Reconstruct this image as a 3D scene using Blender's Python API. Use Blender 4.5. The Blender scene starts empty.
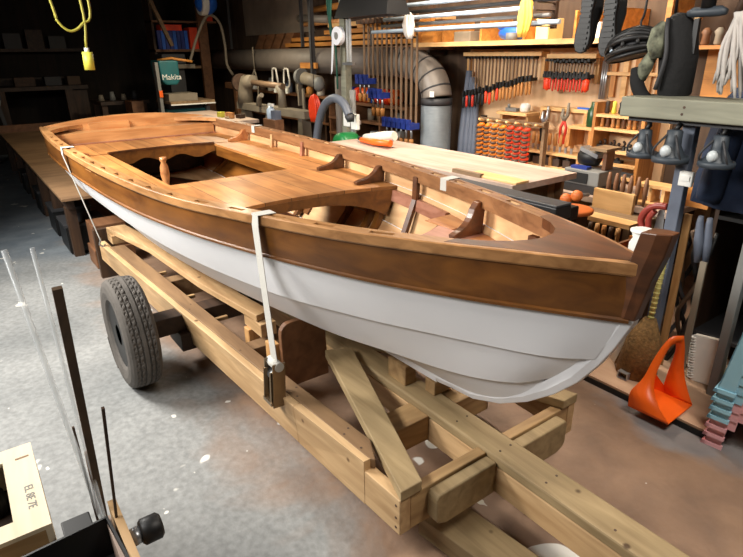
import bpy, bmesh, math, random
import numpy as np
from mathutils import Vector, Matrix
random.seed(7)
SC = bpy.context.scene
COL = SC.collection
PI = math.pi

# ---------------------------------------------------------------- materials
def _mat(name):
    m = bpy.data.materials.new(name); m.use_nodes = True
    nt = m.node_tree
    return m, nt, nt.nodes['Principled BSDF']

def srgb(c):
    return tuple((x/12.92 if x <= .04045 else ((x+.055)/1.055)**2.4) for x in c[:3]) + (1,)

def plain(name, rgb, rough=.5, metal=0, bump=0, bscale=60, var=.12, vscale=6, coat=0, alpha=1, trans=0):
    m, nt, b = _mat(name)
    N = nt.nodes; Lk = nt.links
    tc = N.new('ShaderNodeTexCoord')
    nz = N.new('ShaderNodeTexNoise'); nz.inputs['Scale'].default_value = vscale; nz.inputs['Detail'].default_value = 5
    Lk.new(tc.outputs['Object'], nz.inputs['Vector'])
    r = N.new('ShaderNodeValToRGB')
    c = srgb(rgb)
    r.color_ramp.elements[0].position = .3; r.color_ramp.elements[1].position = .7
    r.color_ramp.elements[0].color = tuple(x*(1-var) for x in c[:3]) + (1,)
    r.color_ramp.elements[1].color = tuple(min(1, x*(1+var)) for x in c[:3]) + (1,)
    Lk.new(nz.outputs['Fac'], r.inputs['Fac']); Lk.new(r.outputs['Color'], b.inputs['Base Color'])
    b.inputs['Roughness'].default_value = rough; b.inputs['Metallic'].default_value = metal
    b.inputs['Coat Weight'].default_value = coat
    b.inputs['Alpha'].default_value = alpha
    b.inputs['Transmission Weight'].default_value = trans
    if bump:
        n2 = N.new('ShaderNodeTexNoise'); n2.inputs['Scale'].default_value = bscale; n2.inputs['Detail'].default_value = 4
        Lk.new(tc.outputs['Object'], n2.inputs['Vector'])
        bp = N.new('ShaderNodeBump'); bp.inputs['Strength'].default_value = bump; bp.inputs['Distance'].default_value = .01
        Lk.new(n2.outputs['Fac'], bp.inputs['Height']); Lk.new(bp.outputs['Normal'], b.inputs['Normal'])
    return m

def wood(name, light, dark, axis='x', scale=7, rough=.5, coat=0, knots=0, blotch=.25, planks=None, seam=None):
    """streaky grain along an axis, optional planks (width across y, length along x)"""
    m, nt, b = _mat(name)
    N = nt.nodes; Lk = nt.links
    tc = N.new('ShaderNodeTexCoord')
    mp = N.new('ShaderNodeMapping')
    k = {'x': (.12, 1, 1), 'y': (1, .12, 1), 'z': (1, 1, .12)}[axis]
    mp.inputs['Scale'].default_value = tuple(s*scale for s in k)
    Lk.new(tc.outputs['Object'], mp.inputs['Vector'])
    n1 = N.new('ShaderNodeTexNoise'); n1.inputs['Scale'].default_value = 3; n1.inputs['Detail'].default_value = 7
    n1.inputs['Distortion'].default_value = .7
    Lk.new(mp.outputs['Vector'], n1.inputs['Vector'])
    r = N.new('ShaderNodeValToRGB')
    r.color_ramp.elements[0].position = .33; r.color_ramp.elements[1].position = .66
    r.color_ramp.elements[0].color = srgb(dark); r.color_ramp.elements[1].color = srgb(light)
    Lk.new(n1.outputs['Fac'], r.inputs['Fac'])
    out = r.outputs['Color']
    # broad blotches
    n2 = N.new('ShaderNodeTexNoise'); n2.inputs['Scale'].default_value = 2.2; n2.inputs['Detail'].default_value = 3
    Lk.new(tc.outputs['Object'], n2.inputs['Vector'])
    mr = N.new('ShaderNodeMapRange'); mr.inputs['From Min'].default_value = .3; mr.inputs['From Max'].default_value = .7
    mr.inputs['To Min'].default_value = 1-blotch; mr.inputs['To Max'].default_value = 1+blotch*.5
    Lk.new(n2.outputs['Fac'], mr.inputs['Value'])
    mx = N.new('ShaderNodeVectorMath'); mx.operation = 'SCALE'
    Lk.new(out, mx.inputs[0]); Lk.new(mr.outputs['Result'], mx.inputs['Scale'])
    out = mx.outputs['Vector']
    if planks:
        br = N.new('ShaderNodeTexBrick')
        br.inputs['Color1'].default_value = (.62, .62, .62, 1); br.inputs['Color2'].default_value = (1.12, 1.12, 1.12, 1)
        br.inputs['Mortar'].default_value = (.25, .25, .25, 1)
        br.inputs['Scale'].default_value = 1; br.inputs['Mortar Size'].default_value = .0025
        br.inputs['Brick Width'].default_value = planks[0]; br.inputs['Row Height'].default_value = planks[1]
        mp2 = N.new('ShaderNodeMapping')
        if axis == 'y': mp2.inputs['Rotation'].default_value = (0, 0, PI/2)
        if axis == 'z': mp2.inputs['Rotation'].default_value = (0, PI/2, 0)
        Lk.new(tc.outputs['Object'], mp2.inputs['Vector']); Lk.new(mp2.outputs['Vector'], br.inputs['Vector'])
        m3 = N.new('ShaderNodeVectorMath'); m3.operation = 'MULTIPLY'
        Lk.new(out, m3.inputs[0]); Lk.new(br.outputs['Color'], m3.inputs[1]); out = m3.outputs['Vector']
    if knots:
        vo = N.new('ShaderNodeTexVoronoi'); vo.inputs['Scale'].default_value = knots
        Lk.new(tc.outputs['Object'], vo.inputs['Vector'])
        rk = N.new('ShaderNodeValToRGB'); rk.color_ramp.elements[0].position = .035; rk.color_ramp.elements[1].position = .07
        rk.color_ramp.elements[0].color = (.25, .18, .12, 1); rk.color_ramp.elements[1].color = (1, 1, 1, 1)
        Lk.new(vo.outputs['Distance'], rk.inputs['Fac'])
        m4 = N.new('ShaderNodeVectorMath'); m4.operation = 'MULTIPLY'
        Lk.new(out, m4.inputs[0]); Lk.new(rk.outputs['Color'], m4.inputs[1]); out = m4.outputs['Vector']
    Lk.new(out, b.inputs['Base Color'])
    b.inputs['Roughness'].default_value = rough; b.inputs['Coat Weight'].default_value = coat
    b.inputs['Coat Roughness'].default_value = .15
    return m

M = {}
M['mahogany'] = wood('mahogany', (.53,.33,.125), (.39,.225,.075), scale=5, rough=.38, coat=.2, blotch=.35)
M['mahogany_dark'] = wood('mahogany_dark', (.41,.235,.115), (.28,.155,.07), scale=8, rough=.4, coat=.15)
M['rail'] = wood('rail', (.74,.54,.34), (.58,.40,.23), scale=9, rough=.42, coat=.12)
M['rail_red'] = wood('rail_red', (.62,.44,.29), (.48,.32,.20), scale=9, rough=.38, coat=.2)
M['deck'] = wood('deck', (.81,.555,.31), (.67,.43,.215), scale=6, rough=.5, coat=.08, blotch=.35, planks=(1.7,.155))
M['cedar'] = wood('cedar', (.84,.62,.40), (.72,.48,.28), axis='y', scale=7, rough=.4, coat=.25, knots=2.5)
M['inner_ply'] = wood('inner_ply', (.88,.72,.53), (.76,.56,.38), scale=4, rough=.4, coat=.25, blotch=.3)
M['slot_shade_wood'] = wood('slot_shade_wood', (.085,.055,.04), (.05,.035,.025), scale=6, rough=.7)  # near black, stands for the shade inside the gunwale slots
M['riser'] = wood('riser', (.66,.45,.36), (.54,.34,.25), scale=9, rough=.4, coat=.2)
M['seat_wood'] = wood('seat_wood', (.76,.52,.32), (.64,.40,.24), scale=7, rough=.35, coat=.3)
M['seat_pink'] = wood('seat_pink', (.70,.50,.42), (.60,.40,.32), scale=7, rough=.35, coat=.3)
M['sole'] = wood('sole', (.36,.20,.12), (.24,.13,.08), scale=7, rough=.4, coat=.2, planks=(1.2,.1))
M['white_paint'] = plain('white_paint', (.93,.93,.94), .38, var=.015)
M['pine'] = wood('pine', (.80,.665,.49), (.68,.54,.375), scale=7, rough=.6, knots=5, blotch=.18)
M['pine_y'] = wood('pine_y', (.72,.59,.41), (.58,.45,.30), axis='y', scale=7, rough=.6, knots=5)
M['pine_grey'] = wood('pine_grey', (.66,.57,.42), (.54,.455,.32), scale=7, rough=.65, knots=5, blotch=.3)
M['pine_brown'] = wood('pine_brown', (.54,.42,.29), (.44,.33,.22), scale=7, rough=.65, blotch=.2)
M['pine_z'] = wood('pine_z', (.80,.62,.40), (.68,.49,.29), axis='z', scale=8, rough=.6)
M['ply'] = wood('ply', (.78,.65,.54), (.70,.56,.45), scale=3, rough=.6, blotch=.12)
M['ply_brown'] = wood('ply_brown', (.66,.52,.38), (.56,.43,.31), axis='y', scale=4, rough=.6)
M['bench_ply'] = wood('bench_ply', (.74,.655,.595), (.64,.55,.49), scale=4, rough=.6, blotch=.25)
M['old_board'] = wood('old_board', (.56,.46,.34), (.45,.35,.25), scale=5, rough=.7)
M['shelf_wood'] = wood('shelf_wood', (.92,.75,.52), (.82,.63,.40), scale=6, rough=.6)
M['amber_wood'] = wood('amber_wood', (.80,.55,.26), (.64,.40,.16), scale=6, rough=.6)
M['amber_z'] = wood('amber_z', (.80,.56,.30), (.64,.41,.19), axis='z', scale=6, rough=.6)
M['brown_board'] = wood('brown_board', (.50,.34,.22), (.40,.26,.16), scale=6, rough=.6)
M['dark_wood'] = wood('dark_wood', (.26,.18,.12), (.17,.11,.075), scale=6, rough=.6)
M['dark_wood_z'] = wood('dark_wood_z', (.30,.205,.13), (.20,.13,.08), axis='z', scale=6, rough=.6)
M['grey_board'] = wood('grey_board', (.56,.56,.49), (.46,.46,.40), scale=6, rough=.7, knots=3)
M['pegboard'] = wood('pegboard', (.92,.77,.60), (.84,.68,.50), axis='z', scale=3, rough=.6, blotch=.2)
M['rubber'] = plain('rubber', (.335,.315,.295), .85, bump=.3, bscale=50, var=.2, vscale=9)
M['black'] = plain('black', (.055,.055,.06), .5)
M['black_soft'] = plain('black_soft', (.07,.07,.075), .9, bump=.4, bscale=40)
M['dark_grey'] = plain('dark_grey', (.20,.20,.21), .6)
M['grey'] = plain('grey', (.46,.46,.45), .55)
M['duct_grey'] = plain('duct_grey', (.50,.47,.44), .45, metal=.1)
M['duct_dark'] = plain('duct_dark', (.40,.365,.335), .6)
M['flex'] = plain('flex', (.55,.58,.60), .45)
M['hose'] = plain('hose', (.36,.38,.42), .5)
M['steel'] = plain('steel', (.68,.69,.70), .35, metal=.8)
M['bar_steel'] = plain('bar_steel', (.52,.42,.33), .5, metal=.25)
M['cast'] = plain('cast', (.50,.46,.40), .6)
M['rust'] = plain('rust', (.30,.22,.17), .7, var=.4, vscale=20)
M['brass'] = plain('brass', (.52,.45,.36), .35, metal=.8)
M['webbing'] = plain('webbing', (.76,.75,.72), .75, bump=.3, bscale=250, var=.04)
M['blue'] = plain('blue', (.12,.20,.50), .45)
M['blue_bright'] = plain('blue_bright', (.13,.38,.78), .45)
M['blue_grey'] = plain('blue_grey', (.36,.39,.45), .6, var=.25)
M['blue_pipe'] = plain('blue_pipe', (.72,.79,.86), .4, var=.1)
M['grey_pipe'] = plain('grey_pipe', (.50,.50,.50), .4, var=.1)
M['navy'] = plain('navy', (.10,.155,.25), .9, bump=.5, bscale=14)
M['navy_dark'] = plain('navy_dark', (.055,.065,.09), .95, bump=.5, bscale=14)
M['teal'] = plain('teal', (.06,.36,.38), .45)
M['orange'] = plain('orange', (.96,.40,.09), .38, var=.05)
M['orange_clamp'] = plain('orange_clamp', (.93,.52,.13), .45)
M['red_clamp'] = plain('red_clamp', (.90,.25,.10), .45)
M['red'] = plain('red', (.78,.18,.10), .45)
M['maroon'] = plain('maroon', (.55,.20,.16), .4)
M['green'] = plain('green', (.07,.42,.20), .4)
M['green_glass'] = plain('green_glass', (.12,.26,.14), .3)
M['green_rope'] = plain('green_rope', (.12,.32,.26), .8)
M['yellow'] = plain('yellow', (.80,.78,.30), .5)
M['yellow_cord'] = plain('yellow_cord', (.60,.58,.22), .5)
M['cream'] = plain('cream', (.93,.85,.58), .6)
M['white'] = plain('white', (.90,.90,.88), .5, var=.04)
M['white_rag'] = plain('white_rag', (.70,.68,.66), .9, bump=.6, bscale=30, var=.15)
M['canvas'] = plain('canvas', (.52,.46,.40), .9, var=.2, vscale=3)
M['off_white_wood'] = wood('off_white_wood', (.89,.83,.72), (.82,.76,.64), scale=6, rough=.6, blotch=.08)
M['straw'] = plain('straw', (.50,.38,.22), .9, bump=.8, bscale=90, var=.35, vscale=60)
M['bamboo'] = plain('bamboo', (.76,.72,.44), .5, var=.2, vscale=30)
M['pastel_blue'] = plain('pastel_blue', (.62,.82,.90), .45, var=.03)
M['pastel_pink'] = plain('pastel_pink', (.90,.68,.70), .45, var=.03)
M['amber_cloth'] = plain('amber_cloth', (.95,.74,.30), .8, bump=.4, bscale=30)
M['paper'] = plain('paper', (.78,.76,.72), .7, var=.05)
M['camo'] = plain('camo', (.43,.44,.37), .9, var=.75, vscale=22, bump=.4, bscale=30)
M['bulb'] = plain('bulb', (.74,.77,.78), .3, var=.02)
M['lamp_grey'] = plain('lamp_grey', (.22,.25,.28), .5)
M['clear'] = plain('clear', (.92,.94,.95), .15, var=.02, alpha=.32)
M['tape'] = plain('tape', (.88,.89,.92), .5, var=.03)
M['gunk_brown'] = plain('gunk_brown', (.33,.25,.18), .7)
M['stick_wood'] = wood('stick_wood', (.42,.33,.24), (.30,.23,.16), axis='z', scale=8, rough=.6)
M['terracotta'] = plain('terracotta', (.78,.40,.16), .5)

# ---------------------------------------------------------------- mesh builder
class MB:
    def __init__(s): s.v = []; s.f = []; s.m = []; s.sm = []
    def add(s, vs, fs, m=0, smooth=False):
        o = len(s.v); s.v += [tuple(v) for v in vs]
        for f in fs: s.f.append(tuple(i+o for i in f)); s.m.append(m); s.sm.append(smooth)
        return s
    def hexa(s, p, m=0):     # 8 points: bottom 4 ccw, top 4
        return s.add(p, [(3,2,1,0),(4,5,6,7),(0,1,5,4),(1,2,6,5),(2,3,7,6),(3,0,4,7)], m)
    def box(s, x0, x1, y0, y1, z0, z1, m=0):
        return s.hexa([(x0,y0,z0),(x1,y0,z0),(x1,y1,z0),(x0,y1,z0),(x0,y0,z1),(x1,y0,z1),(x1,y1,z1),(x0,y1,z1)], m)
    def cbox(s, c, d, m=0, R=None):
        hx, hy, hz = (k/2 for k in d); c = Vector(c)
        P = [Vector(q) for q in ((-hx,-hy,-hz),(hx,-hy,-hz),(hx,hy,-hz),(-hx,hy,-hz),(-hx,-hy,hz),(hx,-hy,hz),(hx,hy,hz),(-hx,hy,hz))]
        if R is not None: P = [R @ q for q in P]
        return s.hexa([c+q for q in P], m)
    def beam(s, p0, p1, w, h, m=0, up=(0,0,1)):
        p0 = Vector(p0); p1 = Vector(p1); d = (p1-p0).normalized(); u = Vector(up)
        r = d.cross(u).normalized(); u = r.cross(d).normalized()
        a = r*w/2; b = u*h/2
        return s.hexa([p0+a-b, p1+a-b, p1-a-b, p0-a-b, p0+a+b, p1+a+b, p1-a+b, p0-a+b], m)
    def ring(s, rings, closed=True, caps=True, m=0, smooth=True):
        n = len(rings[0]); vs = [v for r in rings for v in r]; fs = []
        for i in range(len(rings)-1):
            for j in range(n if closed else n-1):
                k = (j+1) % n
                fs.append((i*n+j, i*n+k, (i+1)*n+k, (i+1)*n+j))
        s.add(vs, fs, m, smooth)
        if caps and closed:
            s.add(rings[0], [tuple(reversed(range(n)))], m); s.add(rings[-1], [tuple(range(n))], m)
        return s
    def cyl(s, p0, p1, r0, r1=None, n=12, m=0, smooth=True):
        r1 = r0 if r1 is None else r1
        return s.tube([p0, p1], [r0, r1], n, m, smooth)
    def tube(s, pts, r, n=8, m=0, smooth=True):
        pts = [Vector(p) for p in pts]; R = r if isinstance(r, (list, tuple)) else [r]*len(pts)
        rings = []; ref = None
        for i, p in enumerate(pts):
            d = (pts[min(i+1, len(pts)-1)]-pts[max(i-1, 0)]).normalized()
            if ref is None:
                ref = Vector((0,0,1)) if abs(d.z) < .9 else Vector((1,0,0))
            a = d.cross(ref).normalized(); ref = a.cross(d).normalized()
            rings.append([p+(a*math.cos(2*PI*k/n)+ref*math.sin(2*PI*k/n))*R[i] for k in range(n)])
        return s.ring(rings, m=m, smooth=smooth)
    def lathe(s, prof, o=(0,0,0), axis='z', n=24, m=0, smooth=True):
        rings = []
        for r, h in prof:
            g = []
            for k in range(n):
                a = 2*PI*k/n; c, q = r*math.cos(a), r*math.sin(a)
                v = {'z': (c, q, h), 'x': (h, c, q), 'y': (q, h, c)}[axis]
                g.append(tuple(v[i]+o[i] for i in range(3)))
            rings.append(g)
        return s.ring(rings, m=m, smooth=smooth)
    def prism(s, poly, vec, m=0):
        n = len(poly); v = Vector(vec); a = [Vector(p) for p in poly]
        return s.add(a+[p+v for p in a], [tuple(reversed(range(n))), tuple(range(n, 2*n))]+[(i, (i+1) % n, (i+1) % n+n, i+n) for i in range(n)], m)
    def sph(s, c, r, n=12, m=0):
        r = r if isinstance(r, (list, tuple)) else (r, r, r)
        rings = []
        for i in range(n//2+1):
            t = -PI/2+PI*i/(n//2); q = max(math.cos(t), .02)
            rings.append([(c[0]+r[0]*q*math.cos(2*PI*k/n), c[1]+r[1]*q*math.sin(2*PI*k/n), c[2]+r[2]*math.sin(t)) for k in range(n)])
        return s.ring(rings, m=m)

OFF = {}
def obj(name, mb, mats, parent=None, bevel=0, solidify=0, subsurf=0, merge=True):
    if not isinstance(mats, (list, tuple)): mats = [mats]
    if parent is not None: off = OFF[parent.name]
    else:
        a = np.array([tuple(v) for v in mb.v]); lo, hi = a.min(0), a.max(0)
        off = Vector(((lo[0]+hi[0])/2, (lo[1]+hi[1])/2, lo[2]))
    me = bpy.data.meshes.new(name)
    me.from_pydata([tuple(Vector(v)-off) for v in mb.v], [], mb.f); me.update()
    bm = bmesh.new(); bm.from_mesh(me)
    if merge: bmesh.ops.remove_doubles(bm, verts=bm.verts, dist=1e-5)
    bmesh.ops.recalc_face_normals(bm, faces=bm.faces)
    bm.to_mesh(me); bm.free()
    for mm in mats: me.materials.append(M[mm] if isinstance(mm, str) else mm)
    if len(me.polygons) == len(mb.f):
        me.polygons.foreach_set('material_index', mb.m); me.polygons.foreach_set('use_smooth', mb.sm)
    o = bpy.data.objects.new(name, me); COL.objects.link(o)
    if parent is not None: o.parent = parent
    else: o.location = off
    OFF[o.name] = off
    if solidify:
        md = o.modifiers.new('thick', 'SOLIDIFY'); md.thickness = solidify; md.offset = 0
    if bevel:
        md = o.modifiers.new('bevel', 'BEVEL'); md.width = bevel; md.segments = 2; md.limit_method = 'ANGLE'
    if subsurf:
        md = o.modifiers.new('sub', 'SUBSURF'); md.levels = subsurf; md.render_levels = subsurf
    return o

def tag(o, label=None, cat=None, group=None, kind=None):
    if label: o['label'] = label
    if cat: o['category'] = cat
    if group: o['group'] = group
    if kind: o['kind'] = kind
    return o
def thing(name, label, cat, loc, group=None):
    o = bpy.data.objects.new(name, None); COL.objects.link(o); o.empty_display_size = .1
    o.location = loc; OFF[o.name] = Vector(loc)
    return tag(o, label, cat, group)
def solo(name, mb, mats, label, cat, group=None, kind=None, **k):
    return tag(obj(name, mb, mats, **k), label, cat, group, kind)
def struct(name, mb, mats, label=None, **k):
    o = obj(name, mb, mats, **k); o['kind'] = 'structure'
    if label: o['label'] = label
    return o
def dup(src, loc, label, group=None, rot=None):
    r = src.copy(); COL.objects.link(r); r.location = loc
    if rot is not None: r.rotation_euler = rot
    r['label'] = label
    if group: r['group'] = group
    for ch in list(src.children):
        c = ch.copy(); COL.objects.link(c); c.parent = r
        for g in list(ch.children):
            d = g.copy(); COL.objects.link(d); d.parent = c
    return r
ORD = ['leftmost','second from left','third from left','fourth from left','fifth from left','sixth from left','seventh from left','eighth from left','ninth from left','tenth from left','eleventh from left','twelfth from left','thirteenth from left','fourteenth from left','fifteenth from left','sixteenth from left','seventeenth from left','eighteenth from left','nineteenth from left','rightmost']
def arc(c, r, a0, a1, n, plane='xz'):
    out = []
    for i in range(n+1):
        a = a0+(a1-a0)*i/n; u, w = r*math.cos(a), r*math.sin(a)
        out.append({'xz': (c[0]+u, c[1], c[2]+w), 'yz': (c[0], c[1]+u, c[2]+w), 'xy': (c[0]+u, c[1]+w, c[2])}[plane])
    return out
def smooth_path(pts, n=8):
    P = [Vector(p) for p in pts]; P = [P[0]*2-P[1]]+P+[P[-1]*2-P[-2]]; out = []
    for i in range(1, len(P)-2):
        a, b, c, d = P[i-1:i+3]
        for k in range(n):
            t = k/n
            out.append(.5*((2*b)+(c-a)*t+(2*a-5*b+4*c-d)*t*t+(3*b-a-3*c+d)*t**3))
    out.append(P[-2]); return out
CAML = (0.6612, -1.3536, 1.6500); CAMY = 2.514527; CAMP = 0.382511; CAMR = -0.012704; CAMF = 563.26
# ================================================================ SETTING
def floor_mat():
    m, nt, b = _mat('concrete'); N = nt.nodes; Lk = nt.links
    tc = N.new('ShaderNodeTexCoord')
    def noise(s, d=6, dist=0):
        n = N.new('ShaderNodeTexNoise'); n.inputs['Scale'].default_value = s; n.inputs['Detail'].default_value = d
        n.inputs['Distortion'].default_value = dist
        Lk.new(tc.outputs['Object'], n.inputs['Vector']); return n.outputs['Fac']
    def ramp(f, p0, p1, c0, c1):
        r = N.new('ShaderNodeValToRGB'); e = r.color_ramp.elements
        e[0].position = p0; e[1].position = p1; e[0].color = srgb(c0); e[1].color = srgb(c1)
        Lk.new(f, r.inputs['Fac']); return r.outputs['Color']
    def mix(f, a, bb):
        x = N.new('ShaderNodeMix'); x.data_type = 'RGBA'
        Lk.new(f, x.inputs[0]); Lk.new(a, x.inputs[6]); Lk.new(bb, x.inputs[7]); return x.outputs[2]
    base = ramp(noise(1.1, 8, .6), .35, .65, (.46,.47,.47), (.60,.605,.60))
    speck = ramp(noise(38, 8), .3, .7, (.84,.84,.84), (1,1,1))
    mu = N.new('ShaderNodeVectorMath'); mu.operation = 'MULTIPLY'
    Lk.new(base, mu.inputs[0]); Lk.new(speck, mu.inputs[1])
    c = mu.outputs['Vector']
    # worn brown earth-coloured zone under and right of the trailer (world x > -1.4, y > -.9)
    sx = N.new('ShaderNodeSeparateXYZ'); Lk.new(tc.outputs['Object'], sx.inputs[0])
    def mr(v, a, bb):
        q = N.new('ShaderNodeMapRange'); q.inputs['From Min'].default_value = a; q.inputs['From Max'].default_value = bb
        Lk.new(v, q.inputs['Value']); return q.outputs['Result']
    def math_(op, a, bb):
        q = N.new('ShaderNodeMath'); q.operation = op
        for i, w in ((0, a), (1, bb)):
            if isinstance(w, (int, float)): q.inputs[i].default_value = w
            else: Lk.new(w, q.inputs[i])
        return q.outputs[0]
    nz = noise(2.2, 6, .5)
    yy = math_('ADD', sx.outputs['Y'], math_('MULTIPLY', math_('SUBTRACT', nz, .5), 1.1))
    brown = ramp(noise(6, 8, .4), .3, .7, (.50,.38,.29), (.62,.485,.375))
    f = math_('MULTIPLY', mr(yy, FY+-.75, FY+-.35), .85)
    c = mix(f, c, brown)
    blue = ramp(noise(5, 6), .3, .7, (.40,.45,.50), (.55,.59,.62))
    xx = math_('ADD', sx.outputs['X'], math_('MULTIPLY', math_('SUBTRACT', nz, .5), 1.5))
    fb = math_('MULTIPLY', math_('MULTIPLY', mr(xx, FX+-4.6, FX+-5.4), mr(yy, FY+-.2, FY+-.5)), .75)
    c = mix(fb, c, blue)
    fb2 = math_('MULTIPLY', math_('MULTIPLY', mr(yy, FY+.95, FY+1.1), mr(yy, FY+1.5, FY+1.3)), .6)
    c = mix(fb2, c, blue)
    # paint flecks
    vo = noise(3.1, 3, .2)
    fl = ramp(vo, .685, .695, (0,0,0), (1,1,1)); wh = ramp(nz, .3, .7, (.84,.83,.80), (.90,.89,.86))
    c = mix(fl, c, wh)
    fl2 = ramp(noise(11, 2), .74, .75, (0,0,0), (1,1,1)); c = mix(fl2, c, wh)
    st = ramp(noise(2.6, 5, .3), .70, .78, (0,0,0), (.55,.55,.55)); dk = ramp(nz, .3, .7, (.30,.26,.22), (.36,.31,.27))
    c = mix(st, c, dk)
    Lk.new(c, b.inputs['Base Color']); b.inputs['Roughness'].default_value = .62
    bp = N.new('ShaderNodeBump'); bp.inputs['Strength'].default_value = .25; bp.inputs['Distance'].default_value = .01
    Lk.new(noise(30, 6), bp.inputs['Height']); Lk.new(bp.outputs['Normal'], b.inputs['Normal'])
    return m
FX0, FX1, FY0, FY1 = -11.6, 3.2, -4.2, 3.4
FX, FY = -(FX0+FX1)/2, -(FY0+FY1)/2
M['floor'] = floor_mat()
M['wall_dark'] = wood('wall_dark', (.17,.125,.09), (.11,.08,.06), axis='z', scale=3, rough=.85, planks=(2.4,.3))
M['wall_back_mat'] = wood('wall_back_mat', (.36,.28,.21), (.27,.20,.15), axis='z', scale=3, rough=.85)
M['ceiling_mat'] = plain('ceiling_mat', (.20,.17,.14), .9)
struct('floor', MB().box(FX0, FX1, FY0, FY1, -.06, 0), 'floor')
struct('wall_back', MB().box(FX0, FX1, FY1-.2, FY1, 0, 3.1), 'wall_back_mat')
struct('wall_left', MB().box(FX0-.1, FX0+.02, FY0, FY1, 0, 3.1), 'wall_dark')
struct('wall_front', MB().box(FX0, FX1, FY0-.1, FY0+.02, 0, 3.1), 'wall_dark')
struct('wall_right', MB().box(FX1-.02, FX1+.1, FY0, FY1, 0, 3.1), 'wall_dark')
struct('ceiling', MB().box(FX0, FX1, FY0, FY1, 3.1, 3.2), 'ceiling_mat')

# ================================================================ BOAT
def pchip(tab, xs):
    t = np.array(tab, float); x, y = t[:, 0], t[:, 1]
    h = np.diff(x); d = np.diff(y)/h; n = len(x); mm = np.zeros(n)
    mm[0], mm[-1] = d[0], d[-1]
    for i in range(1, n-1):
        if d[i-1]*d[i] > 0:
            w1, w2 = 2*h[i]+h[i-1], h[i]+2*h[i-1]; mm[i] = (w1+w2)/(w1/d[i-1]+w2/d[i])
    xs = np.asarray(xs, float); k = np.clip(np.searchsorted(x, xs)-1, 0, n-2)
    s = (xs-x[k])/h[k]
    return (2*s**3-3*s**2+1)*y[k]+(s**3-2*s**2+s)*h[k]*mm[k]+(-2*s**3+3*s**2)*y[k+1]+(s**3-s**2)*h[k]*mm[k+1]

SH = [(-4.97,.734,1.092),(-4.4,.768,1.084),(-3.886,.779,1.08),(-3.024,.762,1.075),(-2.417,.726,1.074),(-1.998,.684,1.076),(-1.702,.637,1.080),(-1.431,.570,1.087),(-1.132,.489,1.096),(-.833,.396,1.106),(-.59,.300,1.117),(-.439,.238,1.125),(-.324,.186,1.131),(-.167,.110,1.138),(-.06,.048,1.142),(.004,.02,1.144)]
L1 = [(-4.97,.705,.872),(-4.4,.735,.895),(-3.9,.747,.905),(-2.8,.72,.911),(-2.27,.684,.918),(-1.79,.625,.930),(-1.285,.51,.937),(-.868,.38,.944),(-.715,.322,.947),(-.545,.254,.954),(-.39,.194,.963),(-.228,.123,.973),(-.085,.052,.980),(-.024,.018,.982)]
L2 = [(-4.97,.62,.76),(-4,.66,.74),(-3,.64,.735),(-2.2,.59,.735),(-1.304,.44,.740),(-.877,.302,.751),(-.557,.192,.773),(-.419,.148,.786),(-.207,.075,.809),(-.10,.018,.83)]
L3 = [(-4.97,.48,.675),(-4,.51,.62),(-3,.50,.575),(-2.183,.436,.563),(-1.208,.273,.564),(-.741,.156,.585),(-.619,.127,.593),(-.343,.062,.647),(-.235,.018,.70)]
L4 = [(-4.97,.018,.63),(-4,.018,.545),(-3,.018,.48),(-2,.018,.45),(-1.2,.018,.44),(-.75,.018,.455),(-.56,.018,.475),(-.43,.018,.52),(-.31,.018,.60)]
class Line:
    def __init__(s, t): s.t = t; s.Y = [(a, b) for a, b, c in t]; s.Z = [(a, c) for a, b, c in t]; s.x0, s.x1 = t[0][0], t[-1][0]
    def at(s, u):
        x = s.x0+(s.x1-s.x0)*u; return np.stack([x, pchip(s.Y, x), pchip(s.Z, x)], -1)
    def y(s, x): return float(pchip(s.Y, [min(max(x, s.x0), s.x1)])[0])
    def z(s, x): return float(pchip(s.Z, [min(max(x, s.x0), s.x1)])[0])
LS, LA, LB, LC, LD = (Line(t) for t in (SH, L1, L2, L3, L4))
U = 1-(1-np.linspace(0, 1, 56))**1.35
boat = thing('rowing_boat', 'varnished wooden boat with white lower hull resting on the timber trailer', 'boat', (-2.5, 0, .41))

def strake(mb, top, bot, side, lap_top, lap_bot, th=.009, bulge=.004, mo=0, mi=1, sheer_off=0):
    A = top.at(U); B = bot.at(U); n = len(U); K = 4
    rings = []
    for j in range(K+1):
        f = j/K; P = A*(1-f)+B*f
        y = P[:, 1]-sheer_off*(1-f)+bulge*math.sin(PI*f)+lap_top*(1-f)+lap_bot*f
        y = np.maximum(y, .014)
        rings.append(np.stack([P[:, 0], y*side, P[:, 2]], -1))
    outer = [v for r in rings for v in r]
    inner = [(v[0], (max(abs(v[1])-th, .005))*side, v[2]) for v in outer]
    fo = [(j*n+i, j*n+i+1, (j+1)*n+i+1, (j+1)*n+i) for j in range(K) for i in range(n-1)]
    N_ = len(outer)
    mb.add(outer, fo, mo, True); mb.add(inner, fo, mi, True)
    edge = []
    mb.add(list(rings[0])+[(v[0], (max(abs(v[1])-th, .005))*side, v[2]) for v in rings[0]], [(i, i+1, n+i+1, n+i) for i in range(n-1)], mo)
    mb.add(list(rings[-1])+[(v[0], (max(abs(v[1])-th, .005))*side, v[2]) for v in rings[-1]], [(i, i+1, n+i+1, n+i) for i in range(n-1)], mo)

def raise_line(line, dz):
    return Line([(a, b, c+dz) for a, b, c in line.t])

for side in (-1, 1):
    mb = MB(); strake(mb, LS, LA, side, 0, .002, sheer_off=.016)
    obj('sheer_strake', mb, ['mahogany', 'inner_ply'], boat, merge=False)
    mb = MB()
    strake(mb, raise_line(LA, .02), LB, side, -.005, .003)
    strake(mb, raise_line(LB, .02), LC, side, -.005, .003)
    strake(mb, raise_line(LC, .02), LD, side, -.005, 0)
    obj('lower_planking', mb, ['white_paint', 'inner_ply'], boat, merge=False)

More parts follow.
